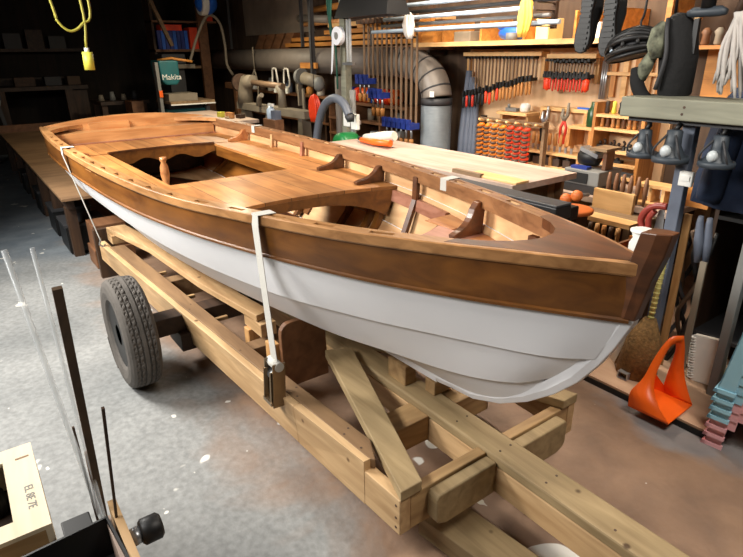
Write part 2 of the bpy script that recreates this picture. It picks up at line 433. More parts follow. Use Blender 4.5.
def sweep(mb, line, side, sec, u0=0, u1=1, m=0, n=60, dyf=None):
    """sec: list of (inward offset from line, dz)"""
    u = u0+(u1-u0)*(1-(1-np.linspace(0, 1, n))**1.2) if u1 == 1 else np.linspace(u0, u1, n)
    P = line.at(u); T = np.gradient(P, axis=0)
    rings = []
    for p, t in zip(P, T):
        k = math.hypot(t[0], t[1]); nx, ny = -t[1]/k, t[0]/k     # outward normal is (nx, ny) when y>0
        if ny < 0: nx, ny = -nx, -ny
        rings.append([(p[0]-nx*a, max(p[1]-ny*a, .003)*side, p[2]+dz) for a, dz in sec])
    mb.ring(rings, m=m, smooth=False)

for side in (-1, 1):
    mb = MB(); sweep(mb, LS, side, [(.0,0),(.004,.003),(.018,.003),(.018,-.036),(.004,-.036),(0,-.030)])
    obj('rubbing_rail', mb, 'rail' if side < 0 else 'rail_red', boat)
    # inner rail and blocks between it and the planking, with open slots
    mb = MB(); sweep(mb, LS, side, [(.044,.001),(.064,.001),(.064,-.062),(.044,-.062)], 0, .93)
    obj('inner_rail', mb, 'rail' if side < 0 else 'rail_red', boat)
    slots = [-.70-.222*k for k in range(17)]
    ed = [LS.x0+.02]+[e for c in reversed(slots) for e in (c-.042, c+.042)]+[-.32]
    for a, b in zip(ed[0::2], ed[1::2]):
        mb = MB(); uu0, uu1 = (a-LS.x0)/(LS.x1-LS.x0), (b-LS.x0)/(LS.x1-LS.x0)
        sweep(mb, LS, side, [(.018,.002),(.045,.002),(.045,-.060),(.018,-.060)], uu0, uu1, n=6)
        obj('rail_block', mb, 'rail' if side < 0 else 'rail_red', boat)
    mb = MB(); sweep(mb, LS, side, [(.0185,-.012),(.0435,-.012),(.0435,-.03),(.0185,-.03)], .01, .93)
    obj('slot_shade_strip', mb, 'slot_shade_wood', boat)  # added dark strip that gives the open slots their shade
    mb = MB(); sweep(mb, LA, side, [(-.009,.002),(-.009,-.006),(.0,-.010),(0,.008)], 0, 1)
    obj('bead_strip', mb, 'mahogany', boat)

# transom
def transom_poly(x, inset=0):
    p = []
    for l in (LS, LA, LB, LC):
        p.append((x, l.y(x)-inset-(.016 if l is LS else 0), l.z(x)))
    p.append((x, .02, LD.z(x)))
    left = [(a, -b, c) for a, b, c in reversed(p)]
    crown = [(x, -.718+1.436*i/12, 1.092+.062*(1-((i-6)/6)**2)) for i in range(1, 12)]
    return left+crown+p
tr = obj('transom', MB().prism(transom_poly(-4.965, .006), (.032, 0, 0)), 'cedar', boat)
obj('transom_block', MB().box(-4.933, -4.90, -.36, -.02, 1.04, 1.10), 'cedar', boat)
for side in (-1, 1):
    y = .70
    obj('quarter_knee', MB().prism([(-4.935,(y-.02)*side,1.062),(-4.60,(LS.y(-4.6)-.05)*side,1.062),(-4.74,(y-.07)*side,1.062),(-4.86,(y-.17)*side,1.062),(-4.935,(y-.30)*side,1.062)], (0,0,.03)), 'cedar', boat)

# stem (dark wood above, white below) and keel
stem_out = [(-.75,.425),(-.672,.437),(-.558,.448),(-.431,.496),(-.32,.563),(-.224,.643),(-.148,.725),(-.09,.813),(-.051,.886),(-.017,.966),(-.010,.983)]
stem_up = [(-.010,.983),(.015,1.103),(.035,1.172),(.046,1.236)]
def stem_part(name, outer, inner, mat, h=.024, hn=.012):
    mb = MB(); n = len(outer)
    R = []
    for (a, b), (c, d) in zip(outer, inner):
        f = .45
        mx, mz = a+(c-a)*f, b+(d-b)*f
        R.append([(a,-hn,b),(mx,-h,mz),(c,-h,d),(c,h,d),(mx,h,mz),(a,hn,b)])
    mb.ring(R, m=0, smooth=False)
    return obj(name, mb, mat, boat, bevel=.003)
inn_low = []
for i, (a, b) in enumerate(stem_out):
    a0, b0 = stem_out[max(i-1, 0)]; a1, b1 = stem_out[min(i+1, len(stem_out)-1)]
    k = math.hypot(a1-a0, b1-b0); inn_low.append((a-(b1-b0)/k*.05, b+(a1-a0)/k*.05))
stem_part('painted_stem', stem_out, inn_low, 'white_paint', .022, .012)
stem_part('stem', stem_up, [(-.06,.99),(-.048,1.12),(-.037,1.18),(-.027,1.228)], 'mahogany_dark', .03, .018)
keel_out = [(-4.97,.60),(-4,.515),(-3,.45),(-2,.418),(-1.2,.41),(-.75,.425)]
stem_part('keel', keel_out, [(a, b+.05) for a, b in keel_out], 'white_paint', .022, .018)

# breasthook: dark triangular deck at the bow with a hollow aft edge
def bh(zoff):
    out = []
    xs = np.linspace(-.02, -.50, 14)
    R_ = [(x, LS.y(x)-.018, LS.z(x)+zoff) for x in xs]
    edge = [(-.50,.262-.075),( -.42,.15),(-.365,.10),(-.335,.05),(-.327,0)]
    edge = [(-.50, LS.y(-.5)-.066)]+edge[1:]
    E_ = [(x, y, LS.z(x)+zoff) for x, y in edge]
    right = R_+E_; left = [(x, -y, z) for x, y, z in reversed(right[:-1])]
    return right+left
top = bh(.004); bot = bh(-.03); n = len(top)
# triangulated strip: station pairs across the boat
mb = MB(); h = n//2
for src, flip in ((top, 0), (bot, 1)):
    mb.add(src, [tuple(range(n))])
mb.add(top+bot, [(i, (i+1) % n, (i+1) % n+n, i+n) for i in range(n)])
obj('bow_deck', mb, 'mahogany_dark', boat)

DZ = .95
def yin(x, z=DZ):
    zs, z1, z2, z3 = LS.z(x), LA.z(x), LB.z(x), LC.z(x)
    if z >= z1: t = (z-z1)/(zs-z1); y = LA.y(x)+(LS.y(x)-.016-LA.y(x))*t
    elif z >= z2: t = (z-z2)/(z1-z2); y = LB.y(x)+(LA.y(x)-LB.y(x))*t
    else: t = max(0, (z-z3)/(z2-z3)); y = LC.y(x)+(LB.y(x)-LC.y(x))*t
    return y-.017
def plate(name, fx, fy, mat, z0, z1, nu=16, nv=12):
    mb = MB(); G = {}
    for zi, z in enumerate((z1, z0)):
        G[zi] = []
        for i in range(nu+1):
            for j in range(nv+1):
                u, v = i/nu, j/nv; x = fx(u, v); G[zi].append((x, fy(x, u, v), z))
    q = [(i*(nv+1)+j, i*(nv+1)+j+1, (i+1)*(nv+1)+j+1, (i+1)*(nv+1)+j) for i in range(nu) for j in range(nv)]
    mb.add(G[0], q); mb.add(G[1], q)
    bd = [i*(nv+1) for i in range(nu)]+[nu*(nv+1)+j for j in range(nv)]+[(nu-i)*(nv+1)+nv for i in range(nu)]+[nv-j for j in range(nv)]
    k = len(bd); mb.add([G[0][b] for b in bd]+[G[1][b] for b in bd], [(i, (i+1) % k, (i+1) % k+k, i+k) for i in range(k)])
    return obj(name, mb, mat, boat)
HW = .40; XA, XF = -4.02, -2.62
plate('aft_deck', lambda u, v: -4.90+(XA+4.90-.05*(1-(2*v-1)**2))*u, lambda x, u, v: (2*v-1)*yin(x), 'deck', DZ-.018, DZ)
for s in (-1, 1):
    plate('side_deck', lambda u, v: XA+(XF-XA)*u, lambda x, u, v: s*((HW+.02*(1-u))+(yin(x)-HW-.02*(1-u))*v), 'deck', DZ-.018, DZ, 16, 4)
plate('fore_deck', lambda u, v: XF+((-1.905+.12*(2*v-1)**2)-XF)*u, lambda x, u, v: (2*v-1)*yin(x), 'deck', DZ-.018, DZ)
# box seat across the transom and dark trim at its foot
plate('stern_ledge', lambda u, v: -4.932+.20*u, lambda x, u, v: (2*v-1)*(yin(x, 1.0)-.005), 'cedar', DZ, 1.04)
plate('ledge_trim', lambda u, v: -4.73+.05*u, lambda x, u, v: (2*v-1)*(yin(x)-.004), 'riser', DZ+.0005, DZ+.008)
# aprons under deck edges
def apron(name, xf, hw, depth, mat, th=.02, n=24, ztop=DZ-.018):
    mb = MB(); R = []
    for i in range(n+1):
        v = -1+2*i/n; x = xf(v); y = hw(x)*v; d = depth(v)
        yb = y if name.startswith('cockpit') else v*(min(yin(x, ztop-d), yin(x-th, ztop-d))-.02); R.append([(x,y,ztop),(x-th,y,ztop),(x-th,yb,ztop-d),(x,yb,ztop-d)])
    mb.ring(R, smooth=False); return obj(name, mb, mat, boat)
apron('front_apron', lambda v: -1.905+.12*v*v+.004, lambda x: yin(x, .93)-.01, lambda v: .05+.09*abs(v)**3, 'mahogany')
ap = apron('cockpit_apron', lambda v: XA-.05*(1-v*v)+.006, lambda x: .425, lambda v: .085+.02*math.cos(v*PI*3), 'mahogany', ztop=DZ+.006)
mb = MB()
for i in range(24):
    v0, v1 = -1+2*i/24, -1+2*(i+1)/24
    mb.beam((XA-.05*(1-v0*v0), .42*v0, DZ+.008), (XA-.05*(1-v1*v1), .42*v1, DZ+.008), .022, .014)
obj('cockpit_edge_trim', mb, 'mahogany_dark', boat)
for s in (-1, 1):
    obj('cockpit_side_apron', MB().hexa([(XA,s*.43,.85),(XF,s*.41,.85),(XF,s*.43,.85),(XA,s*.45,.85),(XA,s*.43,.935),(XF,s*.41,.935),(XF,s*.43,.935),(XA,s*.45,.935)]), 'mahogany', boat)
obj('cockpit_front_apron', MB().box(XF, XF+.02, -.41, .41, .87, .935), 'mahogany', boat)
obj('deck_post', MB().lathe([(.016,.60),(.03,.62),(.03,.70),(.02,.72),(.034,.80),(.03,.86),(.018,.89),(.026,.91),(.026,.93)], (-3.74,-.10,0)), 'seat_wood', boat)
# added brown skin over the cockpit sides, its colour stands in for shade
for s in (-1, 1):
    mb = MB(); R = []
    for i in range(17):
        x = -4.30+1.66*i/16; zz = [.93-.31*k/6 for k in range(7)]
        o = [(x, s*(yin(x, z)-.004), z) for z in zz]; q = [(x, s*(yin(x, z)-.012), z) for z in reversed(zz)]
        R.append(o+q)
    mb.ring(R, smooth=False); obj('cockpit_shade_skin', mb, 'mahogany', boat)
# floorboards
plate('floorboards', lambda u, v: -4.6+3.75*u, lambda x, u, v: (2*v-1)*min(.42, max(.05, yin(x, .62)-.03)), 'sole', .60, .618, 30, 6)
obj('bulkhead', MB().box(-4.62,-4.60,-.52,.52,.66,.93), 'dark_wood', boat)

def rib(x, ztop, mat, w=.032, d=.034, zlow=None):
    for s in (-1, 1):
        zl = zlow if zlow else LC.z(x)+.03
        zz = [ztop]+[z for z in (LA.z(x)+.0, LB.z(x)) if zl+.02 < z < ztop-.02]+[zl]
        ym = lambda z: min(yin(x, z), yin(x+w, z))-.013
        o = [(x, s*ym(z), z) for z in zz]; i_ = [(x, s*(ym(z)-d+.01), z) for z in zz]
        obj('frame', MB().prism(o+list(reversed(i_)), (w, 0, 0)), mat, boat)
for x, mat in ((-3.53,'inner_ply'),(-3.02,'riser'),(-1.55,'mahogany_dark'),(-.535,'mahogany_dark')):
    rib(x, 1.05, mat)
for x in (-4.3,-3.3,-2.75,-2.2,-1.85,-1.95):
    rib(x, .925, 'mahogany', .035, .05)
def knee(x, mat, s, toe=.17, th=.034, ztop=None, zb=DZ):
    zt = (ztop or LS.z(x)-.034)
    yi = min(yin(x, zb), yin(x+th, zb))-.006; yt = min(yin(x, zt), yin(x+th, zt))-.006
    pts = [(x, s*yt, zt), (x, s*(yt-.045), zt-.004)]
    for i in range(1, 9):
        t = i/9; pts.append((x, s*(yi-.05-toe*t**1.6*.8), zt-.01-(zt-zb-.035)*(1-(1-t)**1.8)))
    pts += [(x, s*(yi-toe-.025), zb+.018), (x, s*(yi-toe-.02), zb), (x, s*yi, zb)]
    obj('hanging_knee', MB().prism(pts, (th, 0, 0)), mat, boat, bevel=.003)
for s in (-1, 1):
    knee(-4.05, 'seat_wood', s, .15); knee(-2.46, 'mahogany_dark', s); knee(-1.965, 'mahogany_dark', s)
    knee(-.945, 'mahogany_dark', s, .14, .034, 1.072, .932)
    # riser that carries the forward seat, and a side block at its end
    mb = MB(); R = []
    for i in range(13):
        x = -1.92+.70*i/12; z = .90+.012*i/12; y = yin(x, z)
        R.append([(x,s*(y+.002),z+.028),(x,s*(y-.02),z+.028),(x,s*(yin(x,z-.03)-.02),z-.03),(x,s*(yin(x,z-.03)+.002),z-.03)])
    mb.ring(R, smooth=False); obj('seat_riser', mb, 'riser', boat)
plate('forward_seat', lambda u, v: (-1.03-.17*abs(2*v-1)**2)+(.72-.0*v)*u, lambda x, u, v: (2*v-1)*yin(x, .932), 'seat_pink', .914, .932)
plate('seat_plank', lambda u, v: -.88+.30*u, lambda x, u, v: .10+(yin(x, .932)-.105)*v, 'seat_wood', .9325, .936)
plate('seat_end_plank', lambda u, v: -1.20+.18*u, lambda x, u, v: .30+(yin(x, .932)-.305)*v, 'seat_wood', .9325, .936)
apron('seat_apron', lambda v: -1.03-.17*v*v, lambda x: yin(x, .90)-.012, lambda v: .05+.03*abs(v)**3, 'mahogany', ztop=.914)
# ================================================================ TRAILER
trailer = thing('boat_trailer', 'two-wheeled timber boat trailer under the white and brown boat', 'trailer', (-2, 0, 0))
def T(name, mb, mat, bevel=.004, **k): return obj(name, mb, mat, trailer, bevel=bevel, **k)
def screws(parent, pts, r=.0045):
    for p in pts: obj('screw', MB().cyl((p[0],p[1],p[2]-.004),(p[0],p[1],p[2]+.0012), r, n=8), 'rust', parent)
cb = T('center_beam', MB().box(-4.0, .95, -.06, .06, .165, .275), 'pine')
cap = T('center_beam_cap', MB().box(-3.6, .95, -.06, .062, .276, .318), 'pine_grey', .008)
screws(cap, [(x, y, .318) for x in (-1.0,-.62,-.40,-.20,.05,.3) for y in (-.025,.03)][:9])
scr = MB()
for s in (-1, 1):
    def R(x, y, z): return (x, y*s, z)
    def rail_y(x): return .461+(.608-.461)*(-.43-x)/(3.722-.43)
    def ty(x): return .483+(.640-.483)*(-.615-x)/(3.6-.615)
    a, b = -1.05, -.615
    T('rail_facing', MB().hexa([R(a,rail_y(a)+.001,.165),R(b,rail_y(b)+.001,.165),R(b,rail_y(b)-.03,.165),R(a,rail_y(a)-.03,.165),R(a,ty(a),.351),R(b,rail_y(b)+.002,.351),R(b,rail_y(b)-.03,.351),R(a,ty(a)-.034,.351)]), 'pine', .0015)
    a, b = -3.66, -1.0505
    r0 = T('rail_facing', MB().hexa([R(a,rail_y(a)+.001,.165),R(b,rail_y(b)+.001,.165),R(b,rail_y(b)-.03,.165),R(a,rail_y(a)-.03,.165),R(a,ty(a),.351),R(b,ty(b),.351),R(b,ty(b)-.034,.351),R(a,ty(a)-.034,.351)]), 'pine')
    a, b = -3.95, -.43
    r = T('side_rail', MB().hexa([R(a,rail_y(a),.165),R(b,rail_y(b),.165),R(b,rail_y(b)-.045,.165),R(a,rail_y(a)-.045,.165),R(a,rail_y(a),.31),R(b,rail_y(b),.31),R(b,rail_y(b)-.045,.31),R(a,rail_y(a)-.045,.31)]), 'pine')
    def ty(x): return .483+(.640-.483)*(-.615-x)/(3.6-.615)
    a, b = -3.62, -.60
    tb = T('rail_top_board', MB().prism([R(a,ty(a)-.035,.311),R(b-.02,ty(b-.02)-.035,.311),R(b,ty(b)-.05,.311),R(b-.10,ty(b)-.10,.311),R(-1.2,ty(-1.2)-.10,.311),R(a,ty(a)-.135,.311)], (0,0,.041)), 'pine_brown')
    if s < 0:
        screws(tb, [R(x, ty(x)-.05, .352) for x in (-.68,-.78,-1.1,-1.6,-2.2)]+[R(x, ty(x)-.082, .352) for x in (-.80,-1.16,-2.26)])
        for x, z in ((-.45,.19),(-.45,.23),(-.45,.28),(-.93,.26),(-.95,.22),(-1.0,.25),(-1.5,.25),(-2.1,.26)):
            y = -rail_y(x); obj('screw', MB().cyl((x,y+.003,z),(x,y-.0012,z),.005,n=8), 'rust', r)
    T('diagonal_brace', MB().prism([R(-1.36,.165,.311+.001),R(-1.30,.05,.312),R(-.425,.372,.312),R(-.425,.462,.312)], (0,0,.041)), 'pine_grey')
    T('bunk_board', MB().prism([R(-3.80,.575,.418),R(-3.10,.463,.418),R(-2.30,.416,.418),R(-1.70,.345,.418),R(-1.72,.26,.418),R(-2.32,.325,.418),R(-3.12,.36,.418),R(-3.80,.44,.418)], (0,0,.036)), 'pine')
    T('bunk_block', MB().box(-1.86,-1.66,*sorted((s*.26,s*.345)),.345,.416), 'pine')
    T('bunk_post', MB().box(-1.84,-1.78,*sorted((s*.30,s*.36)),.20,.344), 'pine_z')
    T('bunk_block', MB().box(-3.80,-3.66,*sorted((s*.45,s*.575)),.354,.417), 'pine')
    for x in (-3.0,-2.5,-2.1):
        yb = {-3.0:.40,-2.5:.385,-2.1:.345}[x]
        T('rung', MB().box(x-.012,x+.012,*sorted((s*yb,s*(rail_y(x)-.05))),.285,.305), 'pine_y', .002)
    # rounded upright panel that chocks the hull
    pts = [R(-1.42,.37,.20),R(-1.42,.37,.48)]+[(-1.42, s*(.37-.05*(1-math.cos(t))), .48+.05*math.sin(t)) for t in (.4,.8,1.2,PI/2)]+[R(-1.42,.27,.53),R(-1.42,.14,.46),R(-1.42,.13,.20)]
    T('hull_chock', MB().prism(pts, (.03,0,0)), 'brown_board')
    T('chock_cleat', MB().box(-1.50,-1.43,*sorted((s*.36,s*.40)),.26,.42), 'pine_z')
# crossbars at the front
T('front_crossbar', MB().box(-.475,-.432,-.415,-.061,.165,.309), 'pine_y')
T('front_crossbar', MB().box(-.475,-.432,.061,.415,.165,.309), 'pine_y')
for s in (-1, 1):
    y0, y1 = sorted((s*.063, s*.345))
    pts = [(-.430,s*.063,.165),(-.430,s*.30,.165),(-.430,s*.335,.18),(-.430,s*.345,.20),(-.430,s*.345,.285),(-.430,s*.335,.30),(-.430,s*.063,.30)]
    T('doubler_block', MB().prism(pts, (.050,0,0)), 'pine_grey', .006)
    y0, y1 = sorted((s*.062, s*.29)); T('second_crossbar', MB().box(-.86,-.74,y0,y1,.175,.29), 'pine_y')
    y0, y1 = sorted((s*.062, s*.45)); T('rear_crossbar', MB().box(-2.9,-2.8,y0,y1,.18,.30), 'pine_brown')
    y0, y1 = sorted((s*.062, s*.42)); T('middle_crossbar', MB().box(-1.75,-1.66,y0,y1,.18,.30), 'pine_brown')
T('keel_chock', MB().box(-1.05,-.93,-.03,.03,.318,.412), 'pine_y')
T('keel_chock', MB().box(-.86,-.80,.02,.16,.318,.38), 'pine_y')
T('keel_chock', MB().box(-2.6,-2.48,-.05,.05,.318,.434), 'pine_y')
T('keel_chock', MB().box(-3.55,-3.42,-.05,.05,.318,.478), 'pine_y')
T('axle', MB().box(-2.31,-2.19,-.74,.74,.235,.335), 'dark_wood')
T('axle_block', MB().box(-2.36,-2.14,-.60,-.46,.14,.24), 'dark_wood'); T('axle_block', MB().box(-2.36,-2.14,.46,.60,.14,.24), 'dark_wood')
# tyres
def tyre(s):
    R0, WD, n = .296, .18, 160
    yc = s*.825
    prof = [(.175,-.06),(.19,-.072),(.23,-.081),(.262,-.078),(.284,-.068),(.292,-.056)]
    tread = [(-.052,0),(-.040,0),(-.038,1),(-.033,1),(-.031,0),(-.018,0),(-.016,1),(-.011,1),(-.009,0),(.009,0),(.011,1),(.016,1),(.018,0),(.031,0),(.033,1),(.038,1),(.040,0),(.052,0)]
    mb = MB(); rings = []
    for k in range(n):
        a = 2*PI*k/n; g = []
        def P(r, w): return (-2.24+r*math.cos(a), yc+w, R0+r*math.sin(a))
        for r, w in prof: g.append(P(r, w))
        for w, gr in tread:
            r = .2965-(.006*(abs(w)/.062)**2)
            q = (k+int(abs(w)*180)) % 4
            if gr: r -= .009
            elif q == 0 and abs(w) > .01: r -= .007
            g.append(P(r, w))
        for r, w in reversed(prof): g.append(P(r, -w))
        rings.append(g)
    rings.append(rings[0])
    mb.ring(rings, closed=False, smooth=False)
    t = obj('tyre', mb, 'rubber', trailer)
    o = s*.825
    obj('rim', MB().lathe([(.176,-.06),(.17,-.045),(.165,-.03),(.06,-.045),(.055,-.06),(.02,-.06)] if s < 0 else [(.176,.06),(.17,.045),(.165,.03),(.06,.045),(.055,.06),(.02,.06)], (-2.24,o,R0), 'y', 32), 'black', t)
    obj('hub', MB().cyl((-2.24,o-.05,R0),(-2.24,s*.70,R0),.05,n=16), 'black', t)
    # raised lettering band
    mb = MB()
    for k in range(9):
        a = 3.6+k*.09
        mb.cbox((-2.24+.245*math.cos(a), yc+s*.0815, R0+.245*math.sin(a)), (.012,.004,.02), R=Matrix.Rotation(-a, 3, 'Y'))
    obj('raised_lettering', mb, 'rubber', t)
tyre(-1); tyre(1)
# rear upright
solo('timber_offcut', MB().box(-4.02,-3.97,-.64,-.50,0,.40), 'dark_wood_z', 'upright dark board standing behind the rear end of the trailer rail', 'board', bevel=.004)

# straps
def strap(x, side, label, xb, yb, zb, ratchet=True, hook=False, tint='webbing'):
    t = thing('ratchet_strap', label, 'strap', (x, side*LS.y(x), zb), 'tie-down straps over the gunwales')
    yo = LS.y(x)
    path = [(x,side*(yo-.069),LS.z(x)-.05),(x,side*(yo-.069),LS.z(x)+.006),(x,side*(yo+.004),LS.z(x)+.007),(x,side*(yo+.006),LS.z(x)-.04)]
    e = Vector((xb, yb, zb)); p = Vector(path[-1])
    path += [p.lerp(e, .5), e]
    w = .054; mb = MB()
    rows = []
    for i, q in enumerate(path):
        q = Vector(q); rows.append((q-Vector((w/2,0,0)), q+Vector((w/2,0,0))))
    for off in (0, 1):
        pass
    vs = [p for r in rows for p in r]; fs = [(2*i, 2*i+1, 2*i+3, 2*i+2) for i in range(len(rows)-1)]
    mb.add(vs, fs)
    obj('webbing', mb, tint, t, solidify=.0025)
    if ratchet:
        r = obj('ratchet_body', MB().beam(e+Vector((-.036,0,.015)), e+Vector((-.036,-.012*1,-.18)), .006, .055).beam(e+Vector((.036,0,.015)), e+Vector((.036,-.012,-.18)), .006, .055).beam(e+Vector((0,.006,-.02)), e+Vector((0,-.004,-.17)), .068, .012), 'brass', t)
        obj('spool', MB().cyl(e+Vector((-.042,0,0)), e+Vector((.042,0,0)), .02, n=14), 'webbing', r)
        obj('handle', MB().beam(e+Vector((-.026,-.03,-.02)), e+Vector((-.028,-.038,-.16)), .008, .016).beam(e+Vector((.026,-.03,-.02)), e+Vector((.028,-.038,-.16)), .008, .016).beam(e+Vector((-.036,-.038,-.16)), e+Vector((.036,-.038,-.16)), .018, .016), 'brass', r)
        obj('gear', MB().cyl(e+Vector((-.03,-.008,-.05)), e+Vector((.03,-.008,-.05)), .02, n=10), 'steel', r)
    if hook:
        obj('hook', MB().tube([e+Vector((0,0,.02)), e, e+Vector((.0,-.012,-.03)), e+Vector((0,.01,-.05)), e+Vector((0,.03,-.035))], .007, 8), 'steel', t)
    return t
strap(-1.22, -1, 'white webbing strap with a brass ratchet hanging over the near gunwale amidships', -1.165, -.515, .495)
strap(-3.62, -1, 'white webbing strap over the near gunwale close to the stern', -3.80, -.628, .36, False, True)
strap(-1.24, 1, 'white strap crossing the far gunwale beside the workbench near the bow', -1.34, .52, .40)
strap(-3.86, 1, 'white strap crossing the far gunwale near the stern', -3.86, .64, .36, False, True)

# low board on the floor in front, a wedge
solo('floor_plank', MB().prism([(-.62,-.34,0),(.35,-.02,0),(.35,-.19,0),(-.55,-.47,0)][::1], (0,0,.09)) if False else MB().hexa([(-.52,-.30,.0),(.55,-.16,.0),(.55,-.02,.0),(-.50,-.13,.0),(-.52,-.30,.085),(.55,-.16,.085),(.55,-.02,.085),(-.50,-.13,.085)]), 'pine_grey', 'pale timber lying on the floor under the front crossbar of the trailer', 'timber', bevel=.004)

# ================================================================ LONG LOW TROLLEY BEHIND THE STERN
tr_ = thing('low_trolley', 'long low trolley with a brown plywood top under the stern of the boat', 'trolley', (-7, -.2, 0))
obj('top', MB().box(-9.9,-4.52,-.74,.50,.53,.552), 'ply_brown', tr_)
obj('end_board', MB().box(-9.95,-9.9,-.74,.50,.53,.66), 'brown_board', tr_)
obj('frame_rail', MB().box(-9.8,-4.62,-.70,-.64,.44,.529), 'dark_wood', tr_)
obj('frame_rail', MB().box(-9.8,-4.62,.40,.46,.44,.529), 'dark_wood', tr_)
for x in (-4.72,-5.5,-6.4,-7.4,-8.6,-9.7):
    for y in (-.67,.43):
        obj('leg', MB().box(x-.05,x+.05,y-.04,y+.04,0,.44), 'dark_wood_z', tr_)
for i, (x, lab) in enumerate(((-4.95,'nearest black crate under the brown trolley top'),(-5.62,'second black crate under the brown trolley top, behind the nearest'),(-6.6,'third black crate under the brown trolley top'),(-7.9,'farthest black crate under the brown trolley top'))):
    c = thing('black_crate', lab, 'crate', (x, -.58, 0), 'crates under the trolley')
    obj('body', MB().box(x-.2,x+.2,-.73,-.40,.02,.25), 'black', c); obj('rim', MB().box(x-.21,x+.21,-.74,-.39,.2505,.275), 'dark_grey', c)
    for k in (-1, 1): obj('foot', MB().box(x+k*.15-.02,x+k*.15+.02,-.72,-.41,0,.019), 'black', c)
solo('wood_block', MB().box(-4.50,-4.22,-.62,-.30,0,.16), 'brown_board', 'wide brown wood block on the floor in front of the trolley', 'block', bevel=.005)
solo('wood_block', MB().box(-4.50,-4.24,-.60,-.34,.16,.36), 'brown_board', 'squat brown block stacked on a wider wood block by the trolley', 'block', bevel=.005)

# ================================================================ FOREGROUND LEFT
tb = thing('small_table', 'low pale wooden table at the lower left corner of the picture', 'table', (-.65, -1.45, 0))
obj('top', MB().box(-1.2,-.66,-1.95,-1.385,.44,.47).box(-.659,-.28,-1.95,-1.222,.44,.47), 'pine', tb)
for x in (-1.12,-.36):
    for y in (-1.88,-1.43): obj('leg', MB().box(x-.025,x+.025,y-.025,y+.025,0,.439), 'pine_z', tb)
bx = thing('wooden_box', 'open cream painted wooden box with dark bottles on the low table', 'box', (-.84, -1.6, .47))
x0, x1, y0, y1, z0, z1 = -1.03,-.647,-1.86,-1.372,.47,.60
obj('side', MB().box(x0,x1,y1-.015,y1,z0,z1-.012), 'off_white_wood', bx); obj('side', MB().box(x0,x1,y0,y0+.015,z0,z1-.012), 'off_white_wood', bx)
obj('end', MB().box(x0,x0+.015,y0+.0151,y1-.0151,z0,z1-.012), 'off_white_wood', bx); obj('end', MB().box(x1-.015,x1,y0+.0151,y1-.0151,z0,z1-.012), 'pine_y', bx)
obj('bottom', MB().box(x0+.015,x1-.015,y0+.0151,y1-.0151,z0,z0+.01), 'dark_wood', bx)
rim = obj('frame_rim', MB().box(x0,x1,y1-.075,y1,z1-.0119,z1).box(x0,x1,y0,y0+.06,z1-.0119,z1).box(x0,x0+.06,y0+.06,y1-.075,z1-.0119,z1).box(x1-.06,x1,y0+.06,y1-.075,z1-.0119,z1), 'off_white_wood', bx)
obj('slot', MB().box(x0+.06,x0+.068,y1-.045,y1-.012,z1-.002,z1+.0006), 'pine_brown', bx)
def text(name, body, size, mat, parent, loc, rot, ext=.001):
    cu = bpy.data.curves.new(name, 'FONT'); cu.body = body; cu.size = size; cu.extrude = ext; cu.align_x = 'CENTER'; cu.align_y = 'CENTER'
    o = bpy.data.objects.new(name, cu); COL.objects.link(o)
    bpy.context.view_layer.update()
    me = bpy.data.meshes.new_from_object(o); bpy.data.objects.remove(o)
    o = bpy.data.objects.new(name, me); COL.objects.link(o); me.materials.clear(); me.materials.append(M[mat])
    o.parent = parent; o.location = Vector(loc)-(OFF[parent.name] if parent else Vector((0,0,0))); o.rotation_euler = rot
    OFF[o.name] = OFF[parent.name]
    return o
text('stencil_text', 'EL 8E 7E', .028, 'grey', bx, (-.78, -1.402, .6008), (0, 0, PI+0) if False else (0,0,0), .0003)
for i, (x, y, lab) in enumerate(((-.93,-1.50,'dark bottle at the back of the cream wooden box'),(-.82,-1.53,'dark bottle in the middle of the cream wooden box'),(-.72,-1.56,'dark bottle at the front of the cream wooden box'))):
    b = thing('dark_bottle', lab, 'bottle', (x, y, .48), 'bottles in the cream box')
    obj('body', MB().lathe([(.036,0),(.04,.01),(.04,.06),(.02,.085),(.018,.09)], (x,y,.48), n=16), 'black', b); obj('cap', MB().cyl((x,y,.57),(x,y,.595),.022,n=14), 'dark_grey', b)
# black tray
tz = .47
ty_ = thing('black_tray', 'open black tray with a coloured sticker beside the cream wooden box', 'tray', (-.44, -1.36, tz))
def oriented(mb, c, yaw):
    R = Matrix.Rotation(yaw, 3, 'Z'); c = Vector(c); mb.v = [tuple(c+R@Vector(v)) for v in mb.v]; return mb
yaw = math.radians(4)
C_ = (-.48,-1.368,tz)
def tray(mb): return oriented(mb, C_, yaw)
obj('floor', tray(MB().box(-.115,.18,-.12,.12,0,.006)), 'dark_grey', ty_)
for n_, a in (('wall',(-.115,-.109,-.12,.12)),('wall',(.174,.18,-.12,.12)),('wall',(-.1089,.1739,.114,.12)),('wall',(-.1089,.1739,-.12,-.114))):
    obj(n_, tray(MB().box(a[0],a[1],a[2],a[3],.0061,.12)), 'black', ty_)
stk = obj('sticker', tray(MB().box(-.03,.09,-.07,.07,.0062,.0075)), 'black', ty_)
for i, (mt, dx, dy) in enumerate((('yellow',-.012,0),('red',.012,.004),('blue_bright',0,.014),('green',.002,-.014))):
    obj('sticker_dot', tray(MB().cyl((.0+dx,.055+dy,.0074),(.0+dx,.055+dy,.0084),.014,n=14)), mt, stk)
solo('pencil', tray(MB().cyl((-.07,-.10,.012),(.0,-.09,.09),.004,n=8)), 'paper', 'pale pencil leaning inside the black tray', 'pencil')
